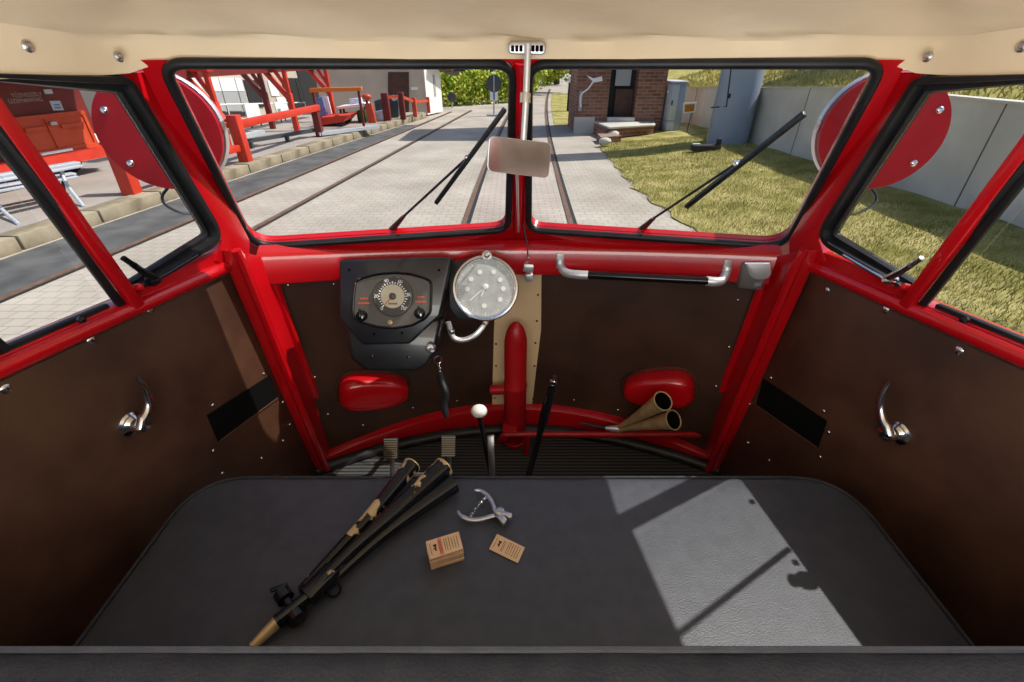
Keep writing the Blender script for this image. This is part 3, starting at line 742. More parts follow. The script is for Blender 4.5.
# ---- brake column: thick red pipe standing in the middle
ct = AY(516, 322, 1.2); cb = V((AY(514.5, 440, 1.2).x, 1.2, 0.72))
col = empty('brake_column', cb, 'thick red round-topped column standing on the floor before the beige strip', 'column')
h = ct.z - 0.72; R = 0.036
prof = [(R * 1.15, 0.0), (R * 1.15, 0.012), (R * 1.05, 0.014), (R * 1.05, h * 0.5), (R * 1.08, h * .5 + .004), (R * 1.08, h * 0.5 + 0.01), (R, h * 0.5 + 0.014)]
n_ = 10
for k in range(n_ + 1):
    t = k / n_ * math.pi / 2; prof.append((R * math.cos(t), h - 0.085 + 0.085 * math.sin(t)))
ax = (V((ct.x, ct.y, ct.z)) - cb).normalized()
MB().lathe(cb, ax, prof, 32).build('column_tube', M_REDDULL, col)
for z_ in (0.19, 0.2, 0.21):
    pass
so = AY(505, 389, 1.2); se = AY(491, 390, 1.21)
MB().tube([V((cb.x, so.y, so.z)), se], 0.017, 14).build('side_stub', M_REDDULL, col)
# ---- horizontal red support rail with its leg
ra = AY(505, 433, 1.14); rb = AY(701, 436, 1.14)
rail = empty('support_rail', (ra.x, 1.14, 0.72), 'thin red tube rail running from the red column to the right door post', 'rail')
zr = (ra.z + rb.z) / 2
MB().tube(spline([V((ra.x - .02, 1.17, 0.745)), V((ra.x, 1.145, zr - 0.02)), V((ra.x + 0.02, 1.14, zr)), V((0.3, 1.14, zr)), V((rb.x - 0.03, 1.14, zr)), V((rb.x + .05, 1.14, zr))], 30), 0.0115, 12).build('rail_tube', M_REDDULL, rail)
MB().tube([V((AY(527, 440, 1.14).x, 1.14, zr)), V((AY(526, 462, 1.14).x, 1.14, 0.722))], 0.0115, 10).build('rail_leg', M_REDDULL, rail)
MB().box(V((0.5 * (cb.x + ra.x), 1.17, zr)), (0.05, 0.07, 0.03)).build('rail_clamp', M_REDDULL, rail, bevel=0.005)
# ---- pair of brass horns lying on the rail
def horn(pa, pb, r0, r1, power=2.2, n=24):
    pts = [pa.lerp(pb, k / (n - 1)) for k in range(n)]
    rs = [r0 + (r1 - r0) * (k / (n - 1)) ** power for k in range(n)]
    return pts, rs
hn = empty('signal_horn', V((0.3, 1.14, zr + 0.011)), 'brass double-trumpet horn lying on the red rail, mouths facing the seat', 'horn')
tail = AY(619, 430, 1.14); tail.z = zr + 0.026
m1 = AY(663, 401, 1.0); m2 = AY(673.5, 420, 1.0)
for mouth, rr in ((m1, 0.0275), (m2, 0.0285)):
    tl = tail + V((0, 0, 0.006 if mouth is m1 else -0.003))
    pts, rs = horn(tl, mouth, 0.009, rr, 1.5)
    ax = (mouth - tl).normalized()
    t = MB().tube(pts, rs, 24, caps=False).build('trumpet', M_BRASS, hn)
    MB().tube(pts[6:], [r - 0.0022 for r in rs[6:]], 20, caps=False).build('horn_hollow', M_VOID, t)
    Bb = mouth
    u = ax.orthogonal().normalized(); w = ax.cross(u)
    MB().tube([mouth + (u * math.cos(2 * math.pi * k / 28) + w * math.sin(2 * math.pi * k / 28)) * rr for k in range(28)], 0.0022, 6, closed=True, up=ax).build('horn_rim', M_BRASS, t)
    MB().lathe(mouth - ax * 0.05, ax, [(0.012, 0), (0.012, 0.002)], 16).build('hollow_floor', M_VOID, t)
ts = AY(605, 431, 1.15); ts.z = zr + 0.02
MB().tube([tail + V((0.01, 0, 0.002)), tail, tail.lerp(ts, 0.5), ts], [0.014, 0.0135, 0.010, 0.006], 14).build('mouth_fitting', M_SATIN, hn)
te = AY(580, 427, 1.18); te.z = zr + 0.016
MB().tube([ts, te], [0.006, 0.004], 10).build('air_hose', M_RUBBER, hn)

# ---- pedals
for i, (px, py, lab) in enumerate(((391, 448, 'left of the two ridged foot pedals on the dark floor'), (448.5, 446, 'right of the two ridged foot pedals, near the white-knobbed lever'))):
    p = AY(px, py, 1.04)
    e = empty('foot_pedal', V((p.x, 1.0, 0.72)), lab, 'pedal')
    Rm = Matrix.Rotation(-0.6, 3, 'X')
    pad = MB().box(p, (0.045, 0.014, 0.066), Rm).build('pedal_pad', M_RUBBER, e, bevel=0.004)
    m = MB()
    for k in range(9):
        m.box(p + Rm @ V((0, -0.0085, -0.028 + 0.007 * k)), (0.04, 0.004, 0.0035), Rm)
    m.build('pad_ribs', mat('dusty_rubber_%d' % i, (0.17, 0.14, 0.1, 1), 0.8) if i == 0 else MATS['dusty_rubber_0'], pad)
    MB().tube(spline([p + V((0, 0.01, -0.02)), V((p.x, 1.02, p.z - .06)), V((p.x, 0.98, 0.722))], 10), 0.007, 8).build('pedal_arm', M_STEEL, e)
    MB().lathe(V((p.x - .006, 0.985, 0.7205)), (0, 0, 1), [(0.02, 0), (0.018, 0.008), (0.01, 0.012)], 16).build('pedal_boot', M_SATIN, e)
# ---- gear lever with white knob
kp = AY(479, 411, 1.0); kb = V((AY(497, 492, 0.9).x, 0.9, 0.721))
gl_ = empty('gear_lever', kb, 'black gear lever topped with a white oval knob', 'lever')
MB().tube([kp - V((0, 0, 0.01)), kp.lerp(kb, 0.5), kb], [0.0065, 0.0085, 0.0095], 12).build('lever_rod', M_GLOSSBLACK, gl_)
MB().ball(kp, 0.0235, 0.021, 0.019).build('lever_knob', M_WHITE, gl_)
pp_ = [AY(487, 437, 0.96), AY(494, 436, 0.96), AY(495, 476, 0.9), AY(489, 476, 0.9)]
MB().prism(pp_, (0, 0.008, 0)).build('lever_guide', M_STEEL, gl_, bevel=0.002)
# ---- hand brake lever
ht = AY(555, 376, 1.03); hb_ = V((AY(521, 486, 0.92).x, 0.92, 0.721))
hl_ = empty('hand_brake_lever', hb_, 'long black hand lever with a silver push button leaning right of the red column', 'lever')
d_ = (ht - hb_)
MB().tube([hb_, hb_ + d_ * 0.6, hb_ + d_ * 0.62, hb_ + d_ * 0.7, hb_ + d_ * 0.94], [0.0095, 0.0095, 0.0125, 0.014, 0.0125], 14).build('lever_grip', M_GLOSSBLACK, hl_)
MB().tube([hb_ + d_ * 0.935, hb_ + d_ * 0.965, hb_ + d_ * 0.97, hb_ + d_ * 1.0], [0.0105, 0.0105, 0.0065, 0.006], 12).build('push_button', M_CHROME, hl_)

# ---- interior mirror on its rod
mp = AY(526, 46, 1.0)
mr = empty('rear_view_mirror', mp, 'small rectangular mirror on a chrome rod in front of the centre post', 'mirror')
m = MB(); pl_ = rounded([AY(*q, 0.998) for q in [(508, 41), (546, 41), (546, 55), (508, 54)]], 0.014, 8)
m.prism(pl_, (0, 0.03, 0.0)); m.build('mount_plate', M_STEEL, mr, bevel=0.003)
for sx in (-1, 1):
    for k in range(3):
        c0 = AY(527 + sx * (6 + 4.2 * k), 48.5, 0.996)
        MB().box(c0, (0.006, 0.004, 0.010)).build('mount_slot', M_VOID, mr, bevel=0.0015)
mc = AY(519.5, 157, 0.96)
MB().tube([AY(528, 44, 0.988), AY(526, 100, .978), AY(523.5, 141, .97)], 0.0062, 12).build('mirror_rod', M_SATIN, mr)
MB().tube([AY(525.6, 93, .979), AY(525.1, 103, .976)], 0.0105, 12).build('rod_clamp', M_CHROME, mr)
mN = V((0.20, -0.97, 0.085)).normalized()
cor = rounded([AP(q[0], q[1], mc, mN) for q in [(489, 135.5), (552, 143), (548.5, 178.5), (487, 171)]], 0.012, 5)
MB().prism(cor, -mN * 0.006).build('mirror_back', M_SATIN, mr, bevel=0.001)
MB().prism([p + mN * 0.0008 for p in [mc + (q - mc) * 0.975 for q in cor]], mN * 0.0008).build('mirror_glass', M_MIRROR, mr, smooth=False)
MB().tube([AP(517, 173, mc - mN * .012, mN), V((0.0, 1.262, 1.475))], 0.0028, 8).build('stay_rod', M_SATIN, mr)

# ---- wipers outside the screens
M_GRIP = mat('maroon_rubber', (0.075, 0.016, 0.016, 1), 0.5)
def wiper(F_, pivot, grip, joint, b0, b1, lab):
    off = -0.035
    root = empty('windscreen_wiper', F_(AW(*pivot, off)) if F_ else AWL(*pivot, off), lab, 'wiper')
    A_ = (lambda p, o=off: F_(AW(*p, o))) if F_ else (lambda p, o=off: AWL(p[0], p[1], o))
    MB().tube([A_(pivot), A_(pivot).lerp(A_(grip), .3), A_(grip)], [0.010, 0.015, 0.008], 8, flat=0.6).build('wiper_grip', M_GRIP, root)
    MB().tube([A_(grip), A_(joint)], 0.0033, 8).build('wiper_arm', M_BLACK, root)
    MB().bar(A_(b0, -0.022), A_(b1, -0.022), 0.011, 0.012, up=PN).build('wiper_blade', M_RUBBER, root, bevel=0.002)
    MB().box(A_(joint, -0.028), (0.012, 0.02, 0.012)).build('blade_clip', M_CHROME, root, bevel=0.003)
PNL = mx(PN)
def AWL(px, py, off=0.0): return AP(px, py, mx(B0) + PNL * off, PNL)
wiper(None, (388, 234), (404, 216), (467, 158), (436, 203), (505, 109), 'black wiper outside the left windscreen')
wiper(lambda p: p, (636, 234), (654, 218), (737, 163), (686, 207), (805, 113), 'black wiper outside the right windscreen')

# ---- round red lamps outside both front corners
for side, F in both:
    c = AY(882, 133, 1.17) if side > 0 else mx(AY(160, 133, 1.17))
    n = V((-0.30, -0.95, 0.05)).normalized()
    e = empty('round_red_lamp', F(c), 'round red lamp with chrome rim outside the %s front corner post' % ('left' if side < 0 else 'right'), 'lamp')
    fn = F(n)
    MB().lathe(F(c), fn, [(0.126, -0.022), (0.1285, -0.004), (0.1265, 0.001), (0.1, 0.003), (0.02, 0.003)], 56).build('back_plate', M_LAMPRED, e)
    c2 = c - n * 0.034
    MB().lathe(F(c2), fn, [(0.09, -0.03), (0.124, -0.016), (0.134, -0.008), (0.134, 0.002), (0.13, 0.008), (0.122, 0.006)], 56).build('chrome_ring', M_SATIN, e)
    for q in ((939, 110), (913, 163)):
        p = AP(q[0], q[1], c + n * 0.003, n) if side > 0 else mx(AP(1044 - q[0], q[1], mx(c + n * 0.003), fn))
        MB().lathe(F(p), fn, [(0.0085, 0), (0.0085, 0.004), (0.006, 0.007), (0.002, 0.008)], 12).build('lamp_screw', M_CHROME, e)
    p = c2 + V((-0.125, 0.03, 0.01))
    MB().box(F(p), (0.012, 0.016, 0.022)).build('ring_clip', M_STEEL, e, bevel=0.002)
    # cable / wire loop below the lamp
    wl_ = [AY(869, 186, 1.17), AY(876, 196, 1.16), AY(873, 205, 1.14), AY(858, 213, 1.10), AY(846, 214, 1.06), AY(840, 212, 1.02)]
    MB().tube([F(p) for p in spline(wl_, 16)], 0.0035, 8).build('lamp_cable', M_BLACK, e)
    MB().tube([F(c - n * 0.03), F(V((0.70, 1.04, 1.735)))], 0.009, 10).build('lamp_arm', M_BLACK, e)

# ================================================================ ON THE SEAT
ZS = 1.1605
# ---- multi-tone track horn
mt = empty('trumpet_horn', AZ(340, 560, ZS), 'long black three-bell signal trumpet with worn brass patches lying across the seat', 'trumpet')
Z1, Z2, Z3 = ZS + 0.034, ZS + 0.045, ZS + 0.024
specs = [([(302, 590), (342, 546), (371, 515), (412, 465)], 0, ZS + 0.020, ZS + 0.032, 0.0175, M_WORN), ([(307, 596), (345, 556), (385, 520), (444, 467)], 0, ZS + 0.030, ZS + 0.036, 0.021, M_WORN), ([(311, 601), (352, 562), (393, 527), (453, 484)], 0, ZS + 0.015, ZS + 0.022, 0.019, M_GLOSSBLACK)]
for (a, b, za, zb_, rr, mm) in specs:
    cp = [AZ(q[0], q[1], za + (zb_ - za) * k / 3) for k, q in enumerate(a)]; pa, pb = cp[0], cp[-1]
    n = 30; pts = spline(cp, n)
    rs = [0.0088 + 0.002 * k / (n - 1) + (rr - 0.0108) * (k / (n - 1)) ** 2.6 for k in range(n)]
    t = MB().tube(pts, rs, 22, caps=False).build('trumpet_tube', mm, mt)
    MB().tube(pts[8:], [r - 0.0016 for r in rs[8:]], 18, caps=False).build('bell_hollow', M_VOID, t)
    ax = (pts[-1] - pts[-2]).normalized(); u = ax.orthogonal().normalized(); w = ax.cross(u)
    if mm is M_WORN:
        MB().tube([pb + (u * math.cos(2 * math.pi * k / 28) + w * math.sin(2 * math.pi * k / 28)) * rr for k in range(28)], 0.0014, 6, closed=True, up=ax).build('bell_rim', M_BRASS, t)
s0 = AZ(308, 596, ZS + 0.024); s1 = AZ(334, 568, ZS + 0.024)
MB().tube([s0, s0.lerp(s1, .06), s1.lerp(s0, .06), s1], [0.0165, 0.0175, 0.0165, 0.013], 20, flat=0.9).build('sleeve', M_GLOSSBLACK, mt)
MB().tube([AZ(306, 597, ZS + .024), AZ(310.5, 592.5, ZS + .024)], [0.0185, 0.0185], 20, flat=.9).build('sleeve_collar', M_WORN, mt)
v0 = AZ(277, 622, ZS + 0.016); v1 = AZ(309, 596, ZS + 0.022)
MB().tube([v0, v0.lerp(v1, .08), v0.lerp(v1, .1), v1], [0.0115, 0.0115, 0.0105, 0.0105], 16).build('valve_tube', M_GLOSSBLACK, mt)
e0 = AZ(252, 647, ZS + 0.011)
MB().tube([e0, v0], [0.0068, 0.0098], 16).build('brass_mouthpiece', M_BRASS, mt)
vc = AZ(291, 607, ZS + 0.018)
k1 = AZ(279, 589, ZS + 0.02); k2 = AZ(300, 620, ZS + 0.016)
d1 = (k1 - vc).normalized(); d2 = (k2 - vc).normalized()
MB().tube([vc, vc.lerp(k1, .35), vc.lerp(k1, .4), vc.lerp(k1, .8), vc.lerp(k1, .82), k1], [0.007, 0.007, 0.013, 0.013, 0.006, 0.006], 16).build('valve_screw', M_GLOSSBLACK, mt)
MB().bar(k1 + V((-0.012, -.004, .002)), k1 + V((0.012, .006, .002)), 0.007, 0.006).build('valve_wing', M_GLOSSBLACK, mt, bevel=0.002)
MB().tube([vc, vc.lerp(k2, .4), vc.lerp(k2, .45), vc.lerp(k2, 0.95), k2], [0.008, 0.008, 0.0145, 0.0145, 0.0125], 18).build('valve_cap', M_GLOSSBLACK, mt)
ring(AZ(334, 590, ZS + 0.012), 0.010, (0.5, -0.5, 0.7), 0.0022, mt, 'carrying_ring', M_GLOSSBLACK)
ring(AZ(421, 508, ZS + 0.012), 0.0095, (0.5, -0.5, 0.7), 0.0024, mt, 'carrying_ring', M_GLOSSBLACK)
# ---- ticket punch
zp = lambda x, y: (410 + x / 6.823, 480 + y / 6.823)
pu = empty('ticket_punch', AZ(*zp(590, 240), ZS), 'silver ticket punch pliers lying open beside the tickets', 'ticket punch')
hz = ZS + 0.012
up_ = [AZ(*zp(*q), hz) for q in [(440, 68), (480, 70), (520, 95), (550, 130), (570, 175), (583, 215), (605, 245), (640, 275)]]
MB().tube(spline(up_, 26), [0.002] + [0.0035] * 4 + [0.0045] * 10 + [0.005] * 5 + [0.006] * 6, 10, flat=0.6, up=(0, 0, 1)).build('upper_handle', M_STEEL, pu)
lo_ = [AZ(*zp(*q), hz - 0.003) for q in [(322, 208), (345, 238), (390, 262), (440, 270), (500, 262), (560, 243), (610, 235), (650, 245)]]
MB().tube(spline(lo_, 26), [0.002] + [0.0038] * 4 + [0.005] * 10 + [0.005] * 5 + [0.006] * 6, 10, flat=0.6, up=(0, 0, 1)).build('lower_handle', M_STEEL, pu)
MB().lathe(AZ(*zp(612, 242), ZS + 0.005), (0, 0, 1), [(0.009, 0), (0.009, 0.014), (0.004, 0.016), (0.004, 0.017)], 18).build('pivot', M_STEEL, pu)
for pl2, zz in (([(620, 228), (650, 236), (698, 250), (694, 282), (672, 282), (650, 262), (615, 262)], hz - 0.002), ([(598, 258), (640, 262), (665, 290), (648, 318), (630, 318), (598, 282)], hz - 0.003)):
    MB().prism([AZ(*zp(*q), zz) for q in pl2], (0, 0, 0.011)).build('jaw', M_STEEL, pu, bevel=0.002)
s_ = [AZ(*zp(*q), hz) for q in [(412, 250), (440, 205), (485, 150), (530, 108)]]
pts = spline(s_, 60); hel = []
for k in range(60):
    t = (pts[min(k + 1, 59)] - pts[max(k - 1, 0)]).normalized(); u = t.cross(V((0, 0, 1))).normalized(); a = k * 1.45
    hel.append(pts[k] + (u * math.cos(a) + V((0, 0, 1)) * math.sin(a)) * 0.0022)
MB().tube(hel, 0.0011, 6).build('spring', M_CHROME, pu)
# ---- cardboard tickets
def ticket(corners, thick, first):
    """corners: four 3D points of the upper face (left-far, right-far, right-near, left-near)"""
    c = sum(corners, V()) / 4
    root = empty('ticket', c - V((0, 0, thick)))
    MB().prism([p - V((0, 0, thick)) for p in corners], (0, 0, thick)).build('card', M_CARD, root, smooth=False)
    if first:
        a, b, c_, d = corners
        P = lambda s, t, h=0.0002: (a.lerp(b, s).lerp(d.lerp(c_, s), t)) + V((0, 0, h))
        quad = lambda s0, t0, s1, t1, h=0.0002: [P(s0, t0, h), P(s1, t0, h), P(s1, t1, h), P(s0, t1, h)]
        m = MB()
        m.prism(quad(.17, .3, .27, .42), (0, 0, .0002)); m.prism(quad(.2, .42, .25, .66), (0, 0, .0002)); m.prism(quad(.16, .5, .22, .56), (0, 0, .0002))
        for s in (.075, .33, .375): 
            t = .2
            while t < .8:
                l = random.uniform(.05, .13); m.prism(quad(s, t, s + .018, min(t + l, .84)), (0, 0, .0002)); t += l + .03
        for s in (.5, .56, .64, .72, .80, .88):
            t = random.uniform(.12, .2)
            while t < .82:
                l = random.uniform(.04, .12); m.prism(quad(s, t, s + .02, min(t + l, .86)), (0, 0, .0002)); t += l + .025
        m.build('ticket_print', M_INK, root, smooth=False)
        return root, (lambda: MB().prism(quad(.32, .04, .44, .96, 0.0001), (0, 0, .0001)).build('pink_stripe', M_PINKINK, root, smooth=False))
    return root, None
tz = lambda q, zz: AZ(*zp(*q), zz)
N_T = 16; TH_T = 0.0019
topz = ZS + N_T * TH_T
tc_ = [tz(q, topz) for q in [(108, 420), (332, 350), (362, 468), (138, 542)]]
r, f = ticket(tc_, TH_T - 0.0001, True); f()
tag(r, 'printed tan cardboard ticket with a pink stripe, topmost of the ticket stack', 'ticket', 'stacked cardboard tickets')
base, _ = ticket([p - V((0, 0, TH_T)) for p in tc_], TH_T - 0.0001, False)
tag(base, 'tan cardboard ticket in the stack, only its edge showing below the top one', 'ticket', 'stacked cardboard tickets')
b0 = V(base.location)
for k in range(2, N_T):
    o = dup(base, b0 + V((random.uniform(-.0012, .0012), random.uniform(-.0012, .0012), -TH_T * (k - 1))))
    o.rotation_euler.z = random.uniform(-0.03, 0.03)
r, f = ticket([tz(q, ZS + 0.0022) for q in [(594, 367), (784, 460), (736, 566), (540, 470)]], 0.0016, True)
tag(r, 'single printed tan ticket lying flat right of the ticket stack', 'ticket')
# ================================================================ OUTSIDE
rng = np.random.default_rng(5)
def brick_mat(name, c1, c2, mortar, w, h, ms, axes='xy', rough=0.85, offset=0.5, stain=None, bump=0.2):
    m = bpy.data.materials.new(name); m.use_nodes = True
    nt = m.node_tree; N = nt.nodes; L = nt.links; b = N['Principled BSDF']; b.inputs['Roughness'].default_value = rough
    b.inputs['Specular IOR Level'].default_value = 0.3
    tc = N.new('ShaderNodeTexCoord'); src = tc.outputs['Object']
    sx = N.new('ShaderNodeSeparateXYZ'); L.new(src, sx.inputs[0]); cb = N.new('ShaderNodeCombineXYZ')
    if axes == 'wall':
        ad = N.new('ShaderNodeMath'); L.new(sx.outputs['X'], ad.inputs[0]); L.new(sx.outputs['Y'], ad.inputs[1])
        L.new(ad.outputs[0], cb.inputs['X']); L.new(sx.outputs['Z'], cb.inputs['Y'])
    elif axes == 'yx':
        L.new(sx.outputs['Y'], cb.inputs['X']); L.new(sx.outputs['X'], cb.inputs['Y'])
    else:
        L.new(sx.outputs['X'], cb.inputs['X']); L.new(sx.outputs['Y'], cb.inputs['Y'])
    br = N.new('ShaderNodeTexBrick'); br.offset = offset
    L.new(cb.outputs[0], br.inputs['Vector'])
    br.inputs['Scale'].default_value = 1.0; br.inputs['Brick Width'].default_value = w; br.inputs['Row Height'].default_value = h
    br.inputs['Mortar Size'].default_value = ms; br.inputs['Mortar Smooth'].default_value = 0.3
    br.inputs['Color1'].default_value = c1; br.inputs['Color2'].default_value = c2; br.inputs['Mortar'].default_value = mortar
    n = N.new('ShaderNodeTexNoise'); n.inputs['Scale'].default_value = 0.9; n.inputs['Detail'].default_value = 8; L.new(src, n.inputs['Vector'])
    r = N.new('ShaderNodeValToRGB'); r.color_ramp.elements[0].position = 0.3; r.color_ramp.elements[1].position = 0.7
    r.color_ramp.elements[0].color = stain or (0.75, 0.73, 0.7, 1); r.color_ramp.elements[1].color = (1.08, 1.07, 1.05, 1)
    L.new(n.outputs['Fac'], r.inputs['Fac'])
    mx_ = N.new('ShaderNodeMix'); mx_.data_type = 'RGBA'; mx_.blend_type = 'MULTIPLY'; mx_.inputs['Factor'].default_value = 1.0
    L.new(br.outputs['Color'], mx_.inputs['A']); L.new(r.outputs['Color'], mx_.inputs['B']); L.new(mx_.outputs['Result'], b.inputs['Base Color'])
    bp = N.new('ShaderNodeBump'); bp.inputs['Strength'].default_value = bump; bp.inputs['Distance'].default_value = 0.01; bp.invert = True
    L.new(br.outputs['Fac'], bp.inputs['Height']); L.new(bp.outputs['Normal'], b.inputs['Normal'])
    return m
M_PAVE = brick_mat('grey_paving', (0.42, 0.378, 0.33, 1), (0.455, 0.412, 0.36, 1), (0.33, 0.292, 0.25, 1), 0.17, 0.13, 0.008, 'xy', bump=0.1)
M_PAVE2 = brick_mat('track_paving', (0.42, 0.368, 0.328, 1), (0.465, 0.41, 0.366, 1), (0.285, 0.24, 0.205, 1), 0.19, 0.09, 0.007, 'xy')
M_BRICK = brick_mat('old_red_brick', (0.23, 0.085, 0.052, 1), (0.38, 0.18, 0.12, 1), (0.33, 0.26, 0.21, 1), 0.26, 0.085, 0.012, 'wall', stain=(0.55, 0.5, 0.48, 1))
M_ASPHALT = mat('dark_asphalt', (0.06, 0.06, 0.06, 1), 0.9, col2=(0.12, 0.12, 0.118, 1), nscale=2.5, bump=0.3, bscale=90, detail=10)
M_KERB = mat('kerb_stone', srgb(112, 100, 78), 0.9, col2=srgb(158, 147, 125), nscale=3, bump=0.3, bscale=40, detail=8)
M_PLATFORM = mat('platform_paving', (0.29, 0.255, 0.225, 1), 0.9, col2=(0.35, 0.31, 0.275, 1), nscale=2, bump=0.2, bscale=30, detail=8)
M_RAIL = mat('rusty_rail', (0.16, 0.085, 0.05, 1), 0.6, 0.3, col2=(0.22, 0.14, 0.1, 1), nscale=12)
M_GRASS = mat('lawn', (0.20, 0.185, 0.045, 1), 0.95, col2=(0.42, 0.36, 0.145, 1), nscale=2.3, bump=0.2, bscale=26, spec=0.1, detail=10)
M_BLADE = mat('grass_blades', (0.24, 0.23, 0.055, 1), 0.8, col2=(0.50, 0.43, 0.18, 1), nscale=1.8, spec=0.15, detail=8)
M_CONC = mat('weathered_concrete', (0.52, 0.475, 0.41, 1), 0.9, col2=(0.68, 0.63, 0.555, 1), nscale=1.3, bump=0.15, bscale=40, detail=10)
M_CONCCAP = mat('concrete_coping', (0.5, 0.48, 0.42, 1), 0.9, col2=(0.58, 0.55, 0.48, 1), nscale=3)
M_JOINT = mat('dark_joint', (0.12, 0.12, 0.12, 1), 0.9)  # dark grey of the wall panel joints
M_GREYBLUE = mat('grey_blue_paint', (0.25, 0.295, 0.37, 1), 0.42, col2=(0.29, 0.335, 0.41, 1), nscale=2)
M_CABINET = mat('pale_grey_cabinet_paint', (0.42, 0.45, 0.48, 1), 0.5, col2=(0.48, 0.5, 0.52, 1), nscale=3)
M_ORANGERED = mat('orange_red_paint', (0.52, 0.055, 0.018, 1), 0.45, col2=(0.58, 0.075, 0.025, 1), nscale=5)
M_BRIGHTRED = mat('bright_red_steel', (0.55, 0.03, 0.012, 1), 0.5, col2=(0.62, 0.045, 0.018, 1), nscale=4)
M_DARK_SHADED_RED = mat('dark_and_shaded_red_steel', (0.13, 0.012, 0.01, 1), 0.55, col2=(0.18, 0.018, 0.014, 1), nscale=4)  # dark red parts, plus shade painted into the wagon body
M_ORANGE = mat('orange_paint', (0.75, 0.18, 0.02, 1), 0.5)
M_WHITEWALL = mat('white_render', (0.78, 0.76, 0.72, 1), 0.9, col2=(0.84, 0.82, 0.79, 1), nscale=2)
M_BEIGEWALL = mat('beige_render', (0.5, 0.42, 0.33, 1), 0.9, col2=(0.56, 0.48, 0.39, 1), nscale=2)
M_WHITEPANEL = mat('white_panel', (0.82, 0.83, 0.83, 1), 0.6)
M_GREYPANEL = mat('grey_panel', (0.36, 0.37, 0.38, 1), 0.6)
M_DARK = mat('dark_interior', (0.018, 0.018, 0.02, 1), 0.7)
M_DARKWOOD = mat('dark_brown_wood', (0.06, 0.025, 0.016, 1), 0.6, col2=(0.09, 0.035, 0.022, 1), nscale=5)
M_BLUE = mat('blue_board', (0.08, 0.15, 0.42, 1), 0.5, col2=(0.2, 0.3, 0.55, 1), nscale=9)
M_BENCHMETAL = mat('pale_blue_grey_metal', (0.55, 0.6, 0.66, 1), 0.4, 0.3)
M_SIGNYELLOW = mat('amber_sign', (0.55, 0.24, 0.02, 1), 0.5, col2=(0.4, 0.15, 0.015, 1), nscale=30)
M_SIGNBACK = mat('dark_grey_sign', (0.05, 0.065, 0.075, 1), 0.5)
M_LEAF = mat('bright_leaves', (0.22, 0.34, 0.02, 1), 0.6, col2=(0.58, 0.60, 0.09, 1), nscale=2.2, spec=0.2)
M_LEAFDARK = mat('dark_leaves', (0.02, 0.05, 0.012, 1), 0.6, col2=(0.07, 0.12, 0.025, 1), nscale=2, spec=0.2)
M_BARK = mat('bark', (0.05, 0.035, 0.025, 1), 0.9, col2=(0.09, 0.065, 0.045, 1), nscale=8)
M_ROOF = mat('brown_roof', (0.12, 0.045, 0.03, 1), 0.8, col2=(0.17, 0.07, 0.05, 1), nscale=5)
M_SLATE = mat('dark_roof', (0.03, 0.03, 0.032, 1), 0.8, col2=(0.05, 0.05, 0.05, 1), nscale=5)
# fine panel grain of the platform and retaining wall comes from noise only
# ---- ground
def flat(name, poly, z, m, kind='structure'):
    return MB().prism([V((p[0], p[1], z)) for p in poly], (0, 0, -0.03)).build(name, m, None, smooth=False, kind=kind, origin=(0, 0, 0))
flat('paved_ground', [(-60, -40), (60, -40), (60, 90), (-60, 90)], 0.0, M_PAVE)
ctr = lambda y: 0.0015 * y * y + 0.01
ys = [-8 + 1.0 * i for i in range(46)]
L_ = [(ctr(y) - 0.66, y) for y in ys]; R_ = [(ctr(y) + 0.64, y) for y in ys]
MB().loft([[V((a[0], a[1], 0.004)) for a in L_], [V((a[0], a[1], 0.004)) for a in R_]], closed=False).build('track_bed', M_PAVE2, None, kind='structure', origin=(0, 0, 0))
kx = lambda y: -5.66 + 0.15 * (y - 4.74) + 0.0035 * (y - 4.74) ** 2 if y > 4.74 else -5.66 + 0.15 * (y - 4.74)
lx = lambda y: -4.70 + 0.14 * (y - 3.8)
MB().loft([[V((kx(y) + 0.06, y, 0.003)) for y in ys if y < 17], [V((lx(y) - 0.05, y, 0.003)) for y in ys if y < 17]], closed=False).build('asphalt_strip', M_ASPHALT, None, kind='structure', origin=(0, 0, 0))
def rail_line(f, lab, y0=-6, y1=34):
    m = MB(); yy = [y0 + (y1 - y0) * i / 40 for i in range(41)]
    m.loft([[V((f(y) + dx, y, z)) for dx, z in ((-0.033, 0.0), (-0.033, 0.014), (0.033, 0.014), (0.033, 0.0))] for y in yy], closed=False)
    o = m.build('track_rail', M_RAIL, None, origin=(f(4), 4, 0)); tag(o, lab, 'rail')
    m = MB(); m.loft([[V((f(y) + s, y, 0.006)) for s in (0.034, 0.085)] for y in yy], closed=False)
    m.build('rail_groove', M_DARK, o)
rail_line(lambda y: ctr(y) - 0.72, 'left rail of the paved track straight ahead behind the centre post')
rail_line(lambda y: ctr(y) + 0.70, 'right rail of the paved track straight ahead, curving right past the brick hut')
rail_line(lx, 'rusty rail beside the dark asphalt strip along the platform kerb', 0, 20)
rail_line(lambda y: -3.1 + 0.113 * (y - 7.94), 'rusty rail crossing the paving in the middle of the left windscreen', 0, 20.5)
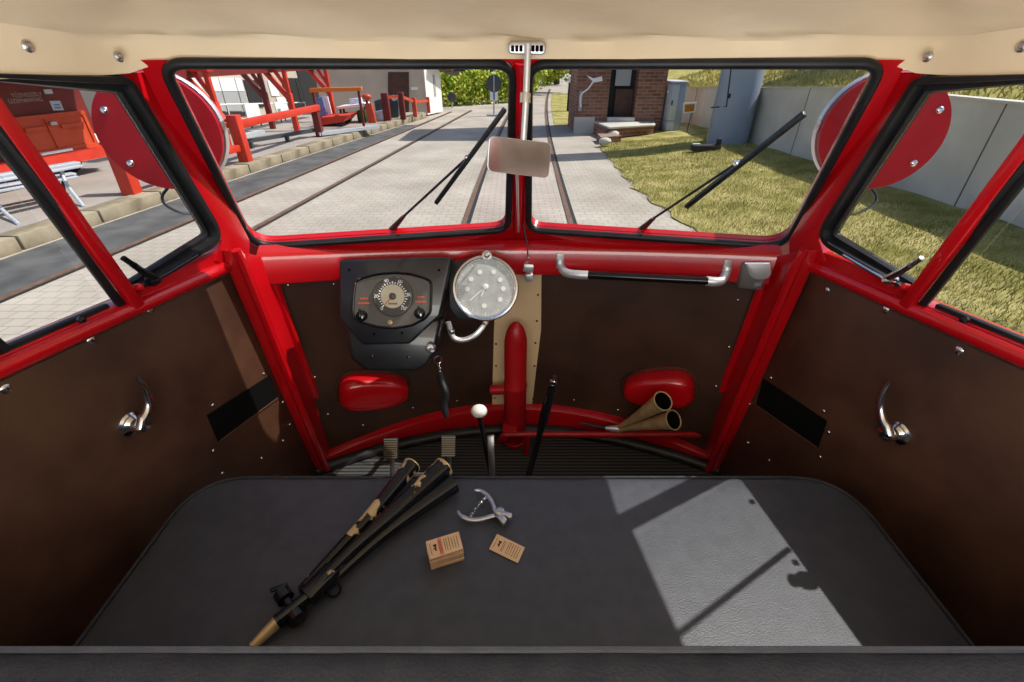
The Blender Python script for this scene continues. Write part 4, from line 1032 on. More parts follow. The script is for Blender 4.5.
# ---- platform and kerb stones
pp = [V((kx(y) - 0.28, y, 0.15)) for y in ys if -2 <= y < 20] + [V((-22, 19.5, 0.15)), V((-22, -2, 0.15))]
MB().prism(pp, (0, 0, -0.15)).build('platform', M_PLATFORM, None, smooth=False, kind='structure', origin=(0, 0, 0))
y = 2.0; first = True; i = 0
while y < 17.2:
    y2 = y + 0.97
    m = MB(); m.prism([V((kx(y) - 0.3, y, 0)), V((kx(y), y, 0)), V((kx(y2), y2, 0)), V((kx(y2) - 0.3, y2, 0))], (0, 0, 0.165 + 0.004 * math.sin(i * 3)))
    o = m.build('kerb_stone', M_KERB, None, bevel=0.01)
    tag(o, 'weathered sandy kerb stone in the row edging the left platform', 'kerb stone', 'kerb stones along the platform edge')
    y += 1.0; i += 1
# ---- lawn, wall, hill
gpts = [(-6, 2.4), (3, 2.4), (5.47, 2.32), (7.7, 2.05), (11.6, 2.1), (12.9, 2.3), (14, 2.9), (15.4, 3.2)]
def gx(y):
    for (a, xa), (b, xb) in zip(gpts, gpts[1:]):
        if y <= b: return xa + (xb - xa) * (y - a) / (b - a)
    return gpts[-1][1]
def wbase(y): return 0.30 if y < 5 else max(0.09, 0.30 - 0.019 * (y - 5))
def lawn_z(x, y):
    t = min(1, max(0, (x - gx(y)) / (5.5 - gx(y))))
    return 0.015 + wbase(y) * (t * t * (3 - 2 * t)) + 0.018 * math.sin(x * 5.1 + y * 1.7) * math.sin(y * 3.3) * t
rows = []
for i in range(90):
    y = -5 + 20.8 * i / 89
    e = 0.05 * math.sin(y * 7) + 0.03 * math.sin(y * 19)
    rows.append([V((gx(y) + e + (5.52 - gx(y) - e) * k / 24, y, lawn_z(gx(y) + (5.5 - gx(y)) * k / 24, y))) for k in range(25)])
MB().loft(rows, closed=False).build('lawn', M_GRASS, None, kind='structure', origin=(0, 0, 0))
flat('far_lawn', [(ctr(y) + 0.95, y) for y in (15.9, 18, 20, 23, 26, 30)] + [(9, 30), (6, 15.95)], 0.012, M_GRASS)
def hill_z(x, y): return 1.22 - 0.045 * max(0, y - 9) + max(0, x - 5.8) * 0.33 + 0.05 * math.sin(x * 1.3 + y * .7) * math.sin(y * 1.1)
rows = []
for i in range(60):
    y = -8 + 50 * i / 59
    rows.append([V((5.66 + 22 * (k / 24) ** 1.5, y, hill_z(5.66 + 22 * (k / 24) ** 1.5, y))) for k in range(25)])
M_HILL = mat('lightened_bank_grass', (0.30, 0.27, 0.07, 1), 0.95, col2=(0.52, 0.45, 0.17, 1), nscale=1.6, bump=0.3, bscale=14, spec=0.1, detail=10)  # coloured lighter than the lawn to make up for weak sun on the slope
MB().loft(rows, closed=False).build('hill', M_HILL, None, kind='structure', origin=(0, 0, 0))
wt = lambda y: 1.44 if y < 8.4 else 1.44 - 0.052 * (y - 8.4)
m = MB(); m.loft([[V((5.5, y, -0.05)), V((5.5, y, wt(y))), V((5.68, y, wt(y))), V((5.68, y, -0.05))] for y in (-8, 0, 8.4, 12, 17.5)], caps=True)
wl = m.build('retaining_wall', M_CONC, None, kind='structure', origin=(0, 0, 0))
m = MB(); m.loft([[V((5.47, y, wt(y))), V((5.47, y, wt(y) + 0.03)), V((5.7, y, wt(y) + 0.03)), V((5.7, y, wt(y)))] for y in (-8, 0, 8.4, 12, 17.5)], caps=True)
m.build('coping', M_CONCCAP, wl)
for k in range(11):
    y = -2.1 + 1.95 * k
    MB().box((5.498, y, wt(y) / 2), (0.008, 0.014, wt(y))).build('panel_joint', M_JOINT, wl, smooth=False)
cb_ = AZ(726, 143.5, 0.14)
def blades(name, n, fx, fz, hmin, hmax, wid, lab):
    vs = np.zeros((n * 3, 3)); 
    P = [fx() for _ in range(n)]
    for i, (x, y) in enumerate(P):
        a = rng.uniform(0, 6.283); h = rng.uniform(hmin, hmax); w = wid * rng.uniform(.6, 1.3)
        z = fz(x, y) - 0.004; lean = rng.normal(0, 0.45, 2) * h
        vs[3 * i] = (x - math.cos(a) * w, y - math.sin(a) * w, z); vs[3 * i + 1] = (x + math.cos(a) * w, y + math.sin(a) * w, z)
        vs[3 * i + 2] = (x + lean[0], y + lean[1], z + h)
    me = bpy.data.meshes.new(name); me.from_pydata(vs.tolist(), [], [(3 * i, 3 * i + 1, 3 * i + 2) for i in range(n)]); me.materials.append(M_BLADE if name == 'lawn_grass' else M_HILL)
    o = bpy.data.objects.new(name, me); COL.objects.link(o); tag(o, lab, 'grass', kind='stuff'); return o
def lawn_pt():
    while True:
        y = 2 + 10.6 * rng.random() ** 1.2; x = gx(y) - 0.04 + (5.42 - gx(y)) * rng.random()
        if (x - cb_.x) ** 2 + (y - cb_.y) ** 2 < 0.27: continue
        if math.sin(x * 3.1 + 1.3 * y) * math.sin(y * 2.3 - x) > -0.75 or rng.random() < 0.4: return x, y
blades('lawn_grass', 65000, lawn_pt, lawn_z, 0.02, 0.06, 0.0038, 'patchy yellow green grass of the sloping lawn before the concrete wall')
blades('hill_grass', 16000, lambda: (5.95 + 6 * rng.random() ** 1.5, 2 + 20 * rng.random()), hill_z, 0.06, 0.16, 0.014, 'long lightened grass of the bank above the concrete wall')
# ---- grey blue column with its access hatch
cb_ = AZ(726, 143.5, 0.14); r0, r1, HC = 0.45, 0.40, 5.6
colm = empty('steel_column', cb_, 'tall thick grey blue steel column standing on the lawn before the concrete wall', 'column')
MB().lathe(cb_, (0, 0, 1), [(r0, -0.1), (r0, 0.0), (r0 * .985, 1.0), (r1, HC), (0.05, HC + 0.02)], 48).build('column_shaft', M_GREYBLUE, colm)
def on_col(px, py, off):
    d = ray(px, py); t = 6.0
    o = CAM - cb_
    for _ in range(60):
        p = o + d * t; zz = p.z; r = r0 + (r1 - r0) * zz / HC + off
        a = d.x ** 2 + d.y ** 2; b = 2 * (o.x * d.x + o.y * d.y); c = o.x ** 2 + o.y ** 2 - r * r
        D_ = max(0, b * b - 4 * a * c); t = (-b - math.sqrt(D_)) / (2 * a)
    return CAM + d * t
MB().tube([on_col(731.5, 55, 0.0), on_col(731, 70, 0.0), on_col(728.5, 90, 0.0), on_col(726.5, 106.5, 0.0), on_col(718, 107, 0), on_col(711.5, 107.5, 0.0)], 0.016, 6).build('hatch_gap', M_DARK, colm)
h0 = on_col(729, 96, 0.01)
MB().box(h0, (0.06, 0.04, 0.09)).build('hatch_latch', M_DARK, colm, bevel=0.008)
q = AZ(705, 150, 0.16)
o = empty('rail_chock', V((q.x, q.y, lawn_z(q.x, q.y))), 'low dark metal block lying in the grass at the foot of the grey blue column', 'block')
MB().box(V((q.x, q.y, q.z + 0.05)), (0.62, 0.2, 0.12), Matrix.Rotation(0.15, 3, 'Z')).build('block_body', M_DARK, o, bevel=0.02)
MB().box(V((q.x + 0.26, q.y, q.z + 0.16)), (0.08, 0.1, 0.14)).build('block_peg', M_DARK, o, bevel=0.01)
MB().box(V((q.x - 0.22, q.y - .02, q.z + 0.12)), (0.16, 0.1, 0.03)).build('block_cap', M_CONCCAP, o, bevel=0.006)
# ---- grey electricity cabinet
cab = empty('electricity_cabinet', (4.46, 14.4, 0.1), 'pale grey electricity cabinet between the brick hut and the concrete wall', 'cabinet')
MB().prism([V((4.27, 13.9, 0.08)), V((4.66, 13.9, 0.08)), V((4.66, 14.85, 0.08)), V((4.27, 14.85, 0.08))], (0, 0, 1.2)).build('cabinet_body', M_GREYBLUE, cab, bevel=0.01)
MB().box((4.262, 14.37, 0.80), (0.02, 0.9, 0.86)).build('cabinet_door', M_CABINET, cab, bevel=0.005)
MB().box((4.262, 14.37, 0.22), (0.02, 0.9, 0.24)).build('base_panel', M_CABINET, cab, bevel=0.005)
MB().box((4.37, 13.892, 0.80), (0.19, 0.02, 0.86)).build('cabinet_door', M_CABINET, cab, bevel=0.005)
MB().box((4.37, 13.892, 0.22), (0.19, 0.02, 0.24)).build('base_panel', M_CABINET, cab, bevel=0.005)
MB().box((4.32, 13.878, 0.8), (0.03, 0.02, 0.12)).build('cabinet_handle', M_DARK, cab)
MB().box((4.465, 14.37, 1.295), (0.46, 1.02, 0.03)).build('cabinet_lid', M_CABINET, cab, bevel=0.006)
MB().box((4.25, 14.55, 0.8), (0.02, 0.05, 0.14)).build('cabinet_handle', M_DARK, cab)
MB().box((4.249, 14.2, 1.05), (0.006, 0.16, 0.06)).build('cabinet_plate', M_WHITEPANEL, cab)
# ---- amber sign
sb = AZ(687, 131, 0.13)
sg = empty('amber_sign', sb, 'small amber sign with a white border on a thin stake in the lawn', 'sign')
MB().tube([sb, V((sb.x + 0.04, sb.y, 0.7))], 0.014, 8).build('sign_stake', M_SIGNBACK, sg)
MB().prism([AY(*q, sb.y - 0.02) for q in [(683.5, 102.8), (696.5, 102), (695.5, 112.5), (683, 113.5)]], (0, 0.02, 0)).build('sign_border', M_WHITEPANEL, sg, smooth=False)
MB().prism([AY(*q, sb.y - 0.03) for q in [(685, 104.5), (694.8, 104), (694, 111), (684.6, 112)]], (0, 0.01, 0)).build('sign_face', M_SIGNYELLOW, sg, smooth=False)
# ---- brick hut with its steps
YA, YB = 14.2, 15.9
XA, XB = AY(576.5, 100, YA).x, AY(664, 100, YA).x
hut = empty('brick_hut', ((XA + XB) / 2, (YA + YB) / 2, 0), 'old red brick building with a dark doorway beside the track on the right', 'building')
dl = AY(608.5, 100, YA).x; dr = AY(636, 100, YA).x
m = MB()
m.box(((XA + dl) / 2, YA + 0.25, 2.9), (dl - XA, 0.5, 5.8)); m.box(((dr + XB) / 2, YA + 0.25, 2.9), (XB - dr, 0.5, 5.8))
m.box(((dl + dr) / 2, YA + 0.25, 4.1), (dr - dl, 0.5, 3.4))
m.box((XA + 0.2, (YA + YB) / 2 + .25, 2.9), (0.4, YB - YA - .5, 5.8)); m.box((XB - 0.2, (YA + YB) / 2 + .25, 2.9), (0.4, YB - YA - .5, 5.8))
m.box(((XA + XB) / 2, YB, 2.9), (XB - XA - .02, 0.4, 5.8))
m.build('brick_wall', M_BRICK, hut, smooth=False, weld=False)
MB().box(((XA + XB) / 2, (YA + YB) / 2, 5.9), (XB - XA + 0.5, YB - YA + 0.5, 0.25)).build('hut_roof', M_SLATE, hut)
MB().box(((dl + dr) / 2, YA + 0.42, 1.2), (dr - dl, 0.06, 2.6)).build('doorway_back', M_DARK, hut)
MB().box((dr - 0.28, YA + 0.30, 0.72), (0.5, 0.05, 0.75)).build('inner_door', M_DARKWOOD, hut)
MB().box((dr - 0.36, YA + 0.30, 1.45), (0.42, 0.04, 0.55)).build('door_glass', M_GREYPANEL, hut)
MB().box(((dl + dr) / 2, YA - 0.05, 0.32), (dr - dl, 0.2, 0.2)).build('threshold', M_CONC, hut, bevel=0.01)
MB().prism([V((XA - .02, YA - .02, 0)), V((XA + .55, YA - .02, 0)), V((XA + .55, YA + .1, 0)), V((XA - .02, YA + .1, 0))], (0, 0, 0.42)).build('plinth', M_CONC, hut)
ter = empty('stone_steps', (3.0, 13.4, 0), 'rough stone steps and pale slab in front of the brick doorway', 'steps')
MB().prism([V((2.5, 12.9, 0.27)), V((3.85, 13.5, 0.27)), V((4.0, 14.12, 0.27)), V((2.3, 14.12, 0.27))], (0, 0, 0.05)).build('slab', M_CONCCAP, ter, bevel=0.01)
MB().prism([V((2.45, 13.0, 0.0)), V((3.85, 13.6, 0.0)), V((4.0, 14.12, 0.0)), V((2.3, 14.12, 0.0))], (0, 0, 0.27)).build('step_base', M_BRICK, ter, smooth=False)
MB().prism([V((2.2, 12.3, 0.0)), V((2.75, 12.5, 0.0)), V((2.6, 12.95, 0.0)), V((2.2, 12.9, 0.0))], (0, 0, 0.17)).build('step', M_BRICK, ter, smooth=False)
for px, py, s in ((613, 134, 0.13), (605, 141, 0.12), (618, 130, .1)):
    p = AZ(px, py, 0.14)
    MB().ball(p, s * 1.3, s, s * 0.7, n=9, m=6).build('step_stone', M_CONCCAP, ter)
bl = AY(580, 100, 14.05)
bo = empty('bracket_lamp', bl, 'white bracket lamp with a splayed head on the left brick corner', 'lamp')
MB().tube(spline([AY(580.5, 107, 14.12), AY(581, 95, 14.06), AY(588, 89, 14.0), AY(593, 82, 13.95)], 12), 0.022, 8).build('lamp_arm', M_WHITEPANEL, bo)
MB().prism([AY(*q, 13.9) for q in [(587, 75.5), (594, 78.5), (602, 76.5), (602.5, 81), (594, 82.5)]], (0, 0.12, 0)).build('lamp_head', M_WHITEPANEL, bo)
MB().box(AY(580.5, 101, 14.16), (0.09, 0.06, 0.5)).build('lamp_box', M_GREYPANEL, bo)
# ---- lantern post behind the hut
pb = AZ(569, 111, 0.02)
lp_ = empty('lantern_post', pb, 'short dark post with a white top standing left of the brick hut', 'post')
MB().tube([pb, V((pb.x, pb.y, 1.0))], [0.10, 0.085], 10).build('post', M_DARK, lp_)
MB().lathe(V((pb.x, pb.y, 1.0)), (0, 0, 1), [(0.13, 0), (0.13, 0.1), (0.09, 0.11), (0.09, .22), (.03, .26)], 14).build('post_head', M_WHITEPANEL, lp_)
# ---- round traffic signs seen from behind
def back_sign(px, py, base, r, lab, plate):
    b = AZ(base[0], base[1], 0.0); c = AY(px, py, b.y)
    e = empty('round_traffic_sign', b, lab, 'sign')
    MB().tube([b, V((c.x, b.y, c.z + (r * 0.9 if plate else 0)))], 0.03, 8).build('sign_post', M_GREYPANEL, e)
    MB().lathe(c - V((0, 0.04, 0)), (0, -1, 0), [(r, 0), (r, 0.02), (r * .95, 0.025)], 28).build('sign_disc', M_SIGNBACK, e)
    if plate:
        MB().box(AY(494, 95.5, b.y - 0.05), (0.28, 0.02, 0.32)).build('sign_plate', M_WHITEPANEL, e)
        MB().box(AY(494, 96, b.y - 0.062), (0.07, 0.01, 0.24)).build('plate_mark', M_BLUE, e)
        MB().box(b + V((0, 0, 0.03)), (0.5, 0.3, 0.06)).build('sign_foot', M_GREYPANEL, e)
        MB().bar(c - V((0, .07, r * .9)), c - V((0, .07, -r * .9)), 0.05, 0.02, up=(0, 1, 0)).build('disc_strap', M_GREYPANEL, e)
back_sign(494, 83.5, (494, 116), 0.275, 'grey round traffic sign seen from behind on a post with a small plate', True)
back_sign(452, 97, (452, 108), 0.18, 'small dark round sign low in front of the green hedge', False)
# ---- leaves
def foliage(name, n, pts, size, m, parent, lab=None):
    vs = np.zeros((n * 4, 3)); fs = []
    for i in range(n):
        c = np.array(pts()); a = rng.normal(size=3); a /= np.linalg.norm(a); b = np.cross(a, rng.normal(size=3)); b /= np.linalg.norm(b)
        s = size * rng.uniform(.6, 1.4)
        vs[4 * i] = c - a * s; vs[4 * i + 1] = c - b * s * .6; vs[4 * i + 2] = c + a * s; vs[4 * i + 3] = c + b * s * .6
        fs.append((4 * i, 4 * i + 1, 4 * i + 2, 4 * i + 3))
    me = bpy.data.meshes.new(name); org = WLOC[parent]
    me.from_pydata((vs - np.array(org)).tolist(), [], fs); me.materials.append(m)
    o = bpy.data.objects.new(name, me); COL.objects.link(o); o.parent = parent; return o
def tree(x, y, h, r, m, lab, cat='tree', group=None, n=2600, size=0.16, trunk=True, crown0=0.35, sq=1.0):
    e = empty('tree' if cat == 'tree' else 'bush', (x, y, 0), lab, cat, group)
    lobes = [(x + rng.normal(0, r * .4), y + rng.normal(0, r * .4), h * (crown0 + (1 - crown0) * rng.uniform(.1, .85)), r * rng.uniform(.4, .7)) for _ in range(9)]
    def pt():
        l = lobes[rng.integers(len(lobes))]; d = rng.normal(size=3); d /= np.linalg.norm(d); q = l[3] * rng.random() ** .33
        return (l[0] + d[0] * q, l[1] + d[1] * q, max(0.05, l[2] + d[2] * q * sq))
    foliage('crown', n, pt, size, m, e)
    if trunk:
        MB().tube([V((x, y, -0.05)), V((x + .03, y, h * .3)), V((x - .05, y + .05, h * .75))], [h * .03, h * .022, h * .008], 10).build('trunk', M_BARK, e)
    return e
# hedge
hb0, hb1 = V((-3.6, 22.0, 0)), V((0.1, 24.5, 0))
he = empty('hedge', (hb0 + hb1) / 2, 'sunlit bright green hedge beyond the white house on the left', 'hedge')
def hpt():
    s = rng.random(); p = hb0.lerp(hb1, s); hgt = 1.10 + 0.25 * s + .12 * math.sin(s * 15)
    d = rng.random()
    return (p.x + rng.normal(0, .15), p.y - 0.5 + 0.9 * d, hgt * rng.random() ** .6)
foliage('leaves', 9000, hpt, 0.075, M_LEAF, he)
tree(-1.2, 27, 4.5, 1.7, M_LEAF, 'light green tree rising behind the far right end of the hedge', n=3200)
tree(0.4, 26.5, 1.5, 1.0, M_LEAF, 'round green bush behind the grey round sign', 'bush', n=2000, size=.09, trunk=False, crown0=.2)
tree(-4.6, 33, 7, 2.6, M_LEAFDARK, 'dark tree behind the hedge, left of the light green one', n=3000, size=.22)
tree(1.6, 36, 8, 2.4, M_LEAFDARK, 'dark tree directly beyond the end of the track', n=3000, size=.22, crown0=.12)
tree(3.4, 40, 8, 2.6, M_LEAFDARK, 'dark tree beyond the far lawn, right of the track', n=3000, size=.24, crown0=.12)
tree(3.3, 29.5, 5, 0.8, M_LEAFDARK, 'thin dark tree on the far lawn seen just left of the brick hut', n=900, size=.13, crown0=.45)
tree(2.6, 31, 2.0, 1.0, M_LEAF, 'yellow green bush on the far lawn, left of the thin dark tree', 'bush', n=1500, size=.1, trunk=False, crown0=.2)
tree(9.5, 13.0, 5.5, 2.0, M_LEAFDARK, 'tree on the grassy bank above the concrete wall', n=2200, size=.2)
# distant building with dark roof above the hedge
fb = empty('far_building', (-3.2, 36, 0), 'distant building with a dark roof above the hedge', 'building')
MB().box((-3.6, 37, 0.6), (4.2, 3, 1.3)).build('wall', M_BEIGEWALL, fb)
MB().prism([V((-6.3, 35, 1.1)), V((-1.3, 35, 0.95)), V((-2.2, 35, 1.55)), V((-5.5, 35, 1.75))], (0, 4, 0)).build('roof', M_SLATE, fb)
# ---- white house on the left
ho = empty('white_house', (-4.2, 19.2, 0.0), 'small house with a sunlit white side wall and shaded beige front at the platform end', 'house')
c0, c1, c2 = V((-3.13, 18.5, 0.05)), V((-2.74, 19.7, 0.05)), V((-6.6, 17.6, 0.05))
dn = V((-0.9, 0, 0))
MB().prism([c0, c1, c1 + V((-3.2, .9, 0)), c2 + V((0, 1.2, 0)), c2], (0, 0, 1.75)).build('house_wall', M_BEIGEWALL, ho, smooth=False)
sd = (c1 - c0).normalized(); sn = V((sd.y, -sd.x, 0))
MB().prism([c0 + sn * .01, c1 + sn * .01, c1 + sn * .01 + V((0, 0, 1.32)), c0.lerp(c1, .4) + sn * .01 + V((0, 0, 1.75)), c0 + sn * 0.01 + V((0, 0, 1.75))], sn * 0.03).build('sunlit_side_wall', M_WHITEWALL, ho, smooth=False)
MB().prism([c0.lerp(c1, .5) + sn * .045 + V((0, 0, .55)), c0.lerp(c1, .62) + sn * .045 + V((0, 0, .55)), c0.lerp(c1, .62) + sn * .045 + V((0, 0, 1.25)), c0.lerp(c1, .5) + sn * .045 + V((0, 0, 1.25))], sn * 0.01).build('window', M_GREYPANEL, ho, smooth=False)
MB().prism([c0.lerp(c1, .3) + sn * .45 + V((0, 0, 1.72)), c1 + sd * .3 + sn * .45 + V((0, 0, 1.32)), c1 + sd * .3 - sn * 2 + V((0, 0, 1.38)), c0.lerp(c1, .3) - sn * 2 + V((0, 0, 1.8))], (0, 0, 0.1)).build('eave', M_ROOF, ho, smooth=False)
fn_ = (c0 - c2); fn_.normalize(); fo = V((fn_.y, -fn_.x, 0)); 
for (x0, x1, y0, y1, nm, mm) in ((388, 409, 72, 119, 'door', M_DARKWOOD), (411, 418, 87, 90, 'wall_lamp', M_WHITEPANEL)):
    MB().prism([AP(x, y_, c0 + fo * .03, fo) for x, y_ in ((x0, y0), (x1, y0), (x1, y1), (x0, y1))], -fo * 0.02).build(nm, mm, ho, smooth=False)
# ---- station building behind the platform
SP, SNn = V((-9.6, 11, 0)), V((1, -0.18, 0)).normalized()
def AS(px, py, off=0.0): return AP(px, py, SP + SNn * off, SNn)
stn = empty('station_building', (-9.8, 12, 0.15), 'station building with white and grey glazed front behind the red columns', 'building')
def facade(name, x0, x1, y0, y1, m, off=0.03, slant=0.3):
    k = lambda x, y_: x - (y_ - 100) * -0.28
    return MB().prism([AS(k(x, y_), y_, off) for x, y_ in ((x0, y0), (x1, y0), (x1, y1), (x0, y1))], -SNn * 0.025).build(name, m, stn, smooth=False)
q0, q1 = AS(120, 100), AS(395, 100)
MB().prism([V((q0.x, q0.y, .15)), V((q1.x, q1.y, .15)), V((q1.x, q1.y, 2.6)), V((q0.x, q0.y, 2.6))], -SNn * 1.5).build('wall', M_BEIGEWALL, stn, smooth=False)
for x0, x1 in ((196, 205), (216, 224), (225, 240), (241, 247)):
    facade('white_pane', x0, x1, 78, 91, M_WHITEPANEL)
    facade('grey_pane', x0, x1, 91.5, 111, M_GREYPANEL)
facade('doorway', 249, 262, 80, 107, M_DARK); facade('doorway', 263, 270, 80, 106, M_GREYPANEL)
facade('white_pane', 273, 281, 80, 96, M_WHITEPANEL); facade('grey_pane', 277, 286, 97, 113, M_WHITEPANEL)
for x0, x1 in ((287, 293), (294, 300), (301, 309), (311, 322)): facade('dark_pane', x0, x1, 78, 113, M_DARK)
facade('shed_opening', 305, 372, 58, 117, M_DARK, .035)  # flat black sheet painted with the shade of the shed interior
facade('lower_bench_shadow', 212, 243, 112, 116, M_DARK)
# railing before the station front
rl = empty('hand_railing', (-8.6, 11, .15), 'thin white hand railing before the station front', 'railing')
r0_, r1_ = AP(200, 105, SP + SNn * .7, SNn), AP(305, 102.5, SP + SNn * .7, SNn)
MB().tube([r0_, r1_], 0.018, 8).build('hand_rail', M_WHITEPANEL, rl)
for k in range(6):
    p = r0_.lerp(r1_, k / 5); MB().tube([p, V((p.x, p.y, .15))], 0.014, 8).build('railing_post', M_WHITEPANEL, rl)
for i, (x0, x1, y0, y1, lab) in enumerate(((246, 260, 103.5, 120, 'white notice board standing left of the dark red column'), (276, 284.5, 102, 115, 'smaller white notice board right of the dark red column'))):
    c = AP((x0 + x1) / 2, y1, SP + SNn * 1.6, SNn)
    e = empty('notice_board', V((c.x, c.y, .15)), lab, 'board')
    MB().prism([AP(x, y_, SP + SNn * 1.6, SNn) for x, y_ in ((x0 - 2, y0), (x1 - 2, y0), (x1 + 2, y1), (x0 + 2, y1))], -SNn * .03).build('board', M_WHITEPANEL, e, smooth=False)
    for s in (x0 + 4, x1):
        p = AP(s, y1, SP + SNn * 1.6, SNn); MB().tube([p, V((p.x, p.y, .15))], 0.02, 8).build('board_leg', M_DARK, e)
# ---- red branching columns carrying a beam
def ycolumn(px, lab, m, x_of, ztop=1.62):
    d = ray(px, 115)
    c = x_of
    e = empty('branched_column', V((c.x, c.y, 0.15)), lab, 'column')
    b = V((c.x, c.y, 0.15)); f = V((c.x, c.y, 0.95))
    MB().bar(b, f + V((0, 0, .1)), 0.13, 0.13, up=(0, 1, 0)).build('stem', m, e, bevel=.01)
    dirs = V((0.75, -0.66, 0))
    MB().bar(f, V((c.x, c.y, ztop)), 0.10, 0.10, up=(0, 1, 0)).build('upright', m, e, bevel=.01)
    MB().bar(f + V((0, 0, -.05)), V((c.x, c.y, ztop)) + V((-0.62, 0.15, 0)), 0.11, 0.11).build('branch', m, e, bevel=.01)
    MB().bar(f + V((0, 0, .2)), V((c.x, c.y, ztop)) + V((-0.30, 0.07, 0)), 0.08, 0.08).build('branch', m, e, bevel=.01)
    MB().bar(V((c.x - .75, c.y + .18, ztop + .03)), V((c.x + 0.12, c.y - .03, ztop + .03)), 0.16, 0.08).build('head_plate', m, e, bevel=.01)
    return e
cl_ = lambda y: -6.35 + 0.18 * (y - 11)
for (px, mm, lab) in ((219, M_BRIGHTRED, 'nearest bright red column with branching top behind the red post'), (294, M_BRIGHTRED, 'bright red branching column in the middle of the platform row'), (270, M_DARK_SHADED_RED, 'dark shaded red branching column between two bright red ones'), (334, M_BRIGHTRED, 'bright red branching column behind the orange beam'), (360, M_DARK_SHADED_RED, 'farthest dark red branching column, right of the orange beam')):
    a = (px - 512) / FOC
    back_ = -0.9 if mm is M_DARK_SHADED_RED else 0.0
    d = ray(px, 116)
    t = (-6.35 + back_ - 0.18 * 11 - CX) / (d.x - 0.18 * d.y)
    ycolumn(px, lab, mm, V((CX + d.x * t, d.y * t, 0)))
MB().prism([V((cl_(8) - .7, 8, 1.66)), V((cl_(17) - .7, 17, 1.66)), V((cl_(17) + .1, 17, 1.66)), V((cl_(8) + .1, 8, 1.66))], (0, 0, 0.06))
lb = MB().bar(V((cl_(9.5) - .5, 9.5, 1.56)), V((cl_(17) - .5, 17, 1.62)), 0.25, 0.16).build('long_beam', M_DARK_SHADED_RED, None); tag(lb, 'long dark red beam carried on the branching columns', 'beam')
# ---- red post and beam frame on the kerb
tr = empty('red_barrier_frame', (-5.2, 9.2, 0.15), 'heavy red steel post and long low red beam at the platform edge', 'barrier')
pb_ = AZ(244.5, 163, 0.15); 
MB().box(V((pb_.x, pb_.y + .08, 0.56)), (0.19, 0.19, 0.82)).build('post', M_BRIGHTRED, tr, bevel=0.012)
MB().bar(V((pb_.x - .1, pb_.y, 0.80)), V((pb_.x - .5, pb_.y + .3, 1.15)), .12, .12).build('strut', M_BRIGHTRED, tr, bevel=.01)
p1 = AY(308, 120.5, 12.2)
MB().bar(V((pb_.x, pb_.y + .1, 0.80)), V((p1.x + .15, 12.6, 0.80)), 0.12, 0.13).build('beam', M_BRIGHTRED, tr, bevel=0.01)
MB().box(V((p1.x + .1, 12.5, 0.45)), (0.16, 0.16, 0.6)).build('post', M_DARK_SHADED_RED, tr, bevel=0.012)
p2 = AZ(133, 194, 0.15)
MB().bar(V((p2.x, p2.y, 0.15)), V((p2.x, p2.y + .05, 0.95)), 0.19, 0.19, up=(0, 1, 0)).build('post', M_BRIGHTRED, tr, bevel=0.012)
MB().bar(V((p2.x, p2.y, 0.42)), V((pb_.x, pb_.y + .1, 0.42)), 0.1, 0.12).build('beam', M_BRIGHTRED, tr, bevel=0.01)
# pale metal rails lying under the beam
for i, (a, b, zz, lab) in enumerate((((236, 138), (262, 131.5), 0.42, 'white plank lying behind the red post'), ((318, 134), (378, 126.5), 0.22, 'pale metal bar lying at the platform edge below the red box'))):
    o = MB().bar(AZ(a[0], a[1], zz), AZ(b[0], b[1], zz), 0.16, 0.07).build('metal_bar', M_BENCHMETAL, None); tag(o, lab, 'bar')
lo1 = MB().bar(AZ(236, 143, 0.3), AZ(322, 129, 0.3), 0.1, 0.08).build('low_pipe', M_SIGNBACK, None); tag(lo1, 'dark pipe running low behind the long red beam', 'pipe')
for k in range(3):
    p = AZ(250, 141, 0.3).lerp(AZ(318, 130, 0.3), k / 2)
    MB().box(V((p.x, p.y, .22)), (0.08, 0.08, 0.14)).build('pipe_foot', M_SIGNBACK, lo1)
# ---- objects at the far end of the platform
def slabobj(name, quad, Y, depth, m, lab, cat, parts=(), base=None, group=None):
    ps = [AY(q[0], q[1], Y) for q in quad]
    c = sum(ps, V()) / len(ps)
    e = empty(name, V((c.x, Y, min(p.z for p in ps))), lab, cat, group)
    MB().prism(ps, (0, depth, 0)).build(parts[0] if parts else 'body', m, e, bevel=0.008)
    return e
e = slabobj('red_trolley', [(313, 118.5), (349, 115), (343, 122), (319, 126)], 14.4, 1.0, M_BRIGHTRED, 'bright red tapered trolley tray at the platform edge', 'trolley', ('tray',))
for px in (322, 341):
    p = AY(px, 124, 14.6); MB().lathe(V((p.x - 0.02, 14.5, 0.30)), (0, -1, 0), [(0.15, 0), (0.15, 0.06), (0.05, 0.07)], 18).build('wheel', M_DARK, e)
    MB().lathe(V((p.x - 0.02, 15.3, 0.30)), (0, -1, 0), [(0.15, 0), (0.15, 0.06), (0.05, 0.07)], 18).build('wheel', M_DARK, e)
e = slabobj('orange_beam', [(309, 88.3), (361, 87), (361, 91), (309.5, 92.5)], 14.2, 0.15, M_ORANGE, 'bright orange crossbeam between two red columns', 'beam', ('beam',))
for px in (312, 358):
    p = AY(px, 90, 14.35); MB().box(V((p.x, 14.38, p.z / 2 + .05)), (0.06, 0.06, p.z - .1)).build('beam_post', M_DARK_SHADED_RED, e)
slabobj('blue_poster_board', [(314, 98), (322, 97), (327, 115), (318, 116.5)], 15.0, 0.05, M_BLUE, 'blue poster board leaning behind the red trolley tray', 'board', ('board',))
e = slabobj('white_poster_board', [(323, 97), (327.5, 96.5), (332, 114), (328, 115)], 15.1, 0.05, M_WHITEPANEL, 'narrow white poster board beside the blue one', 'board', ('board',))
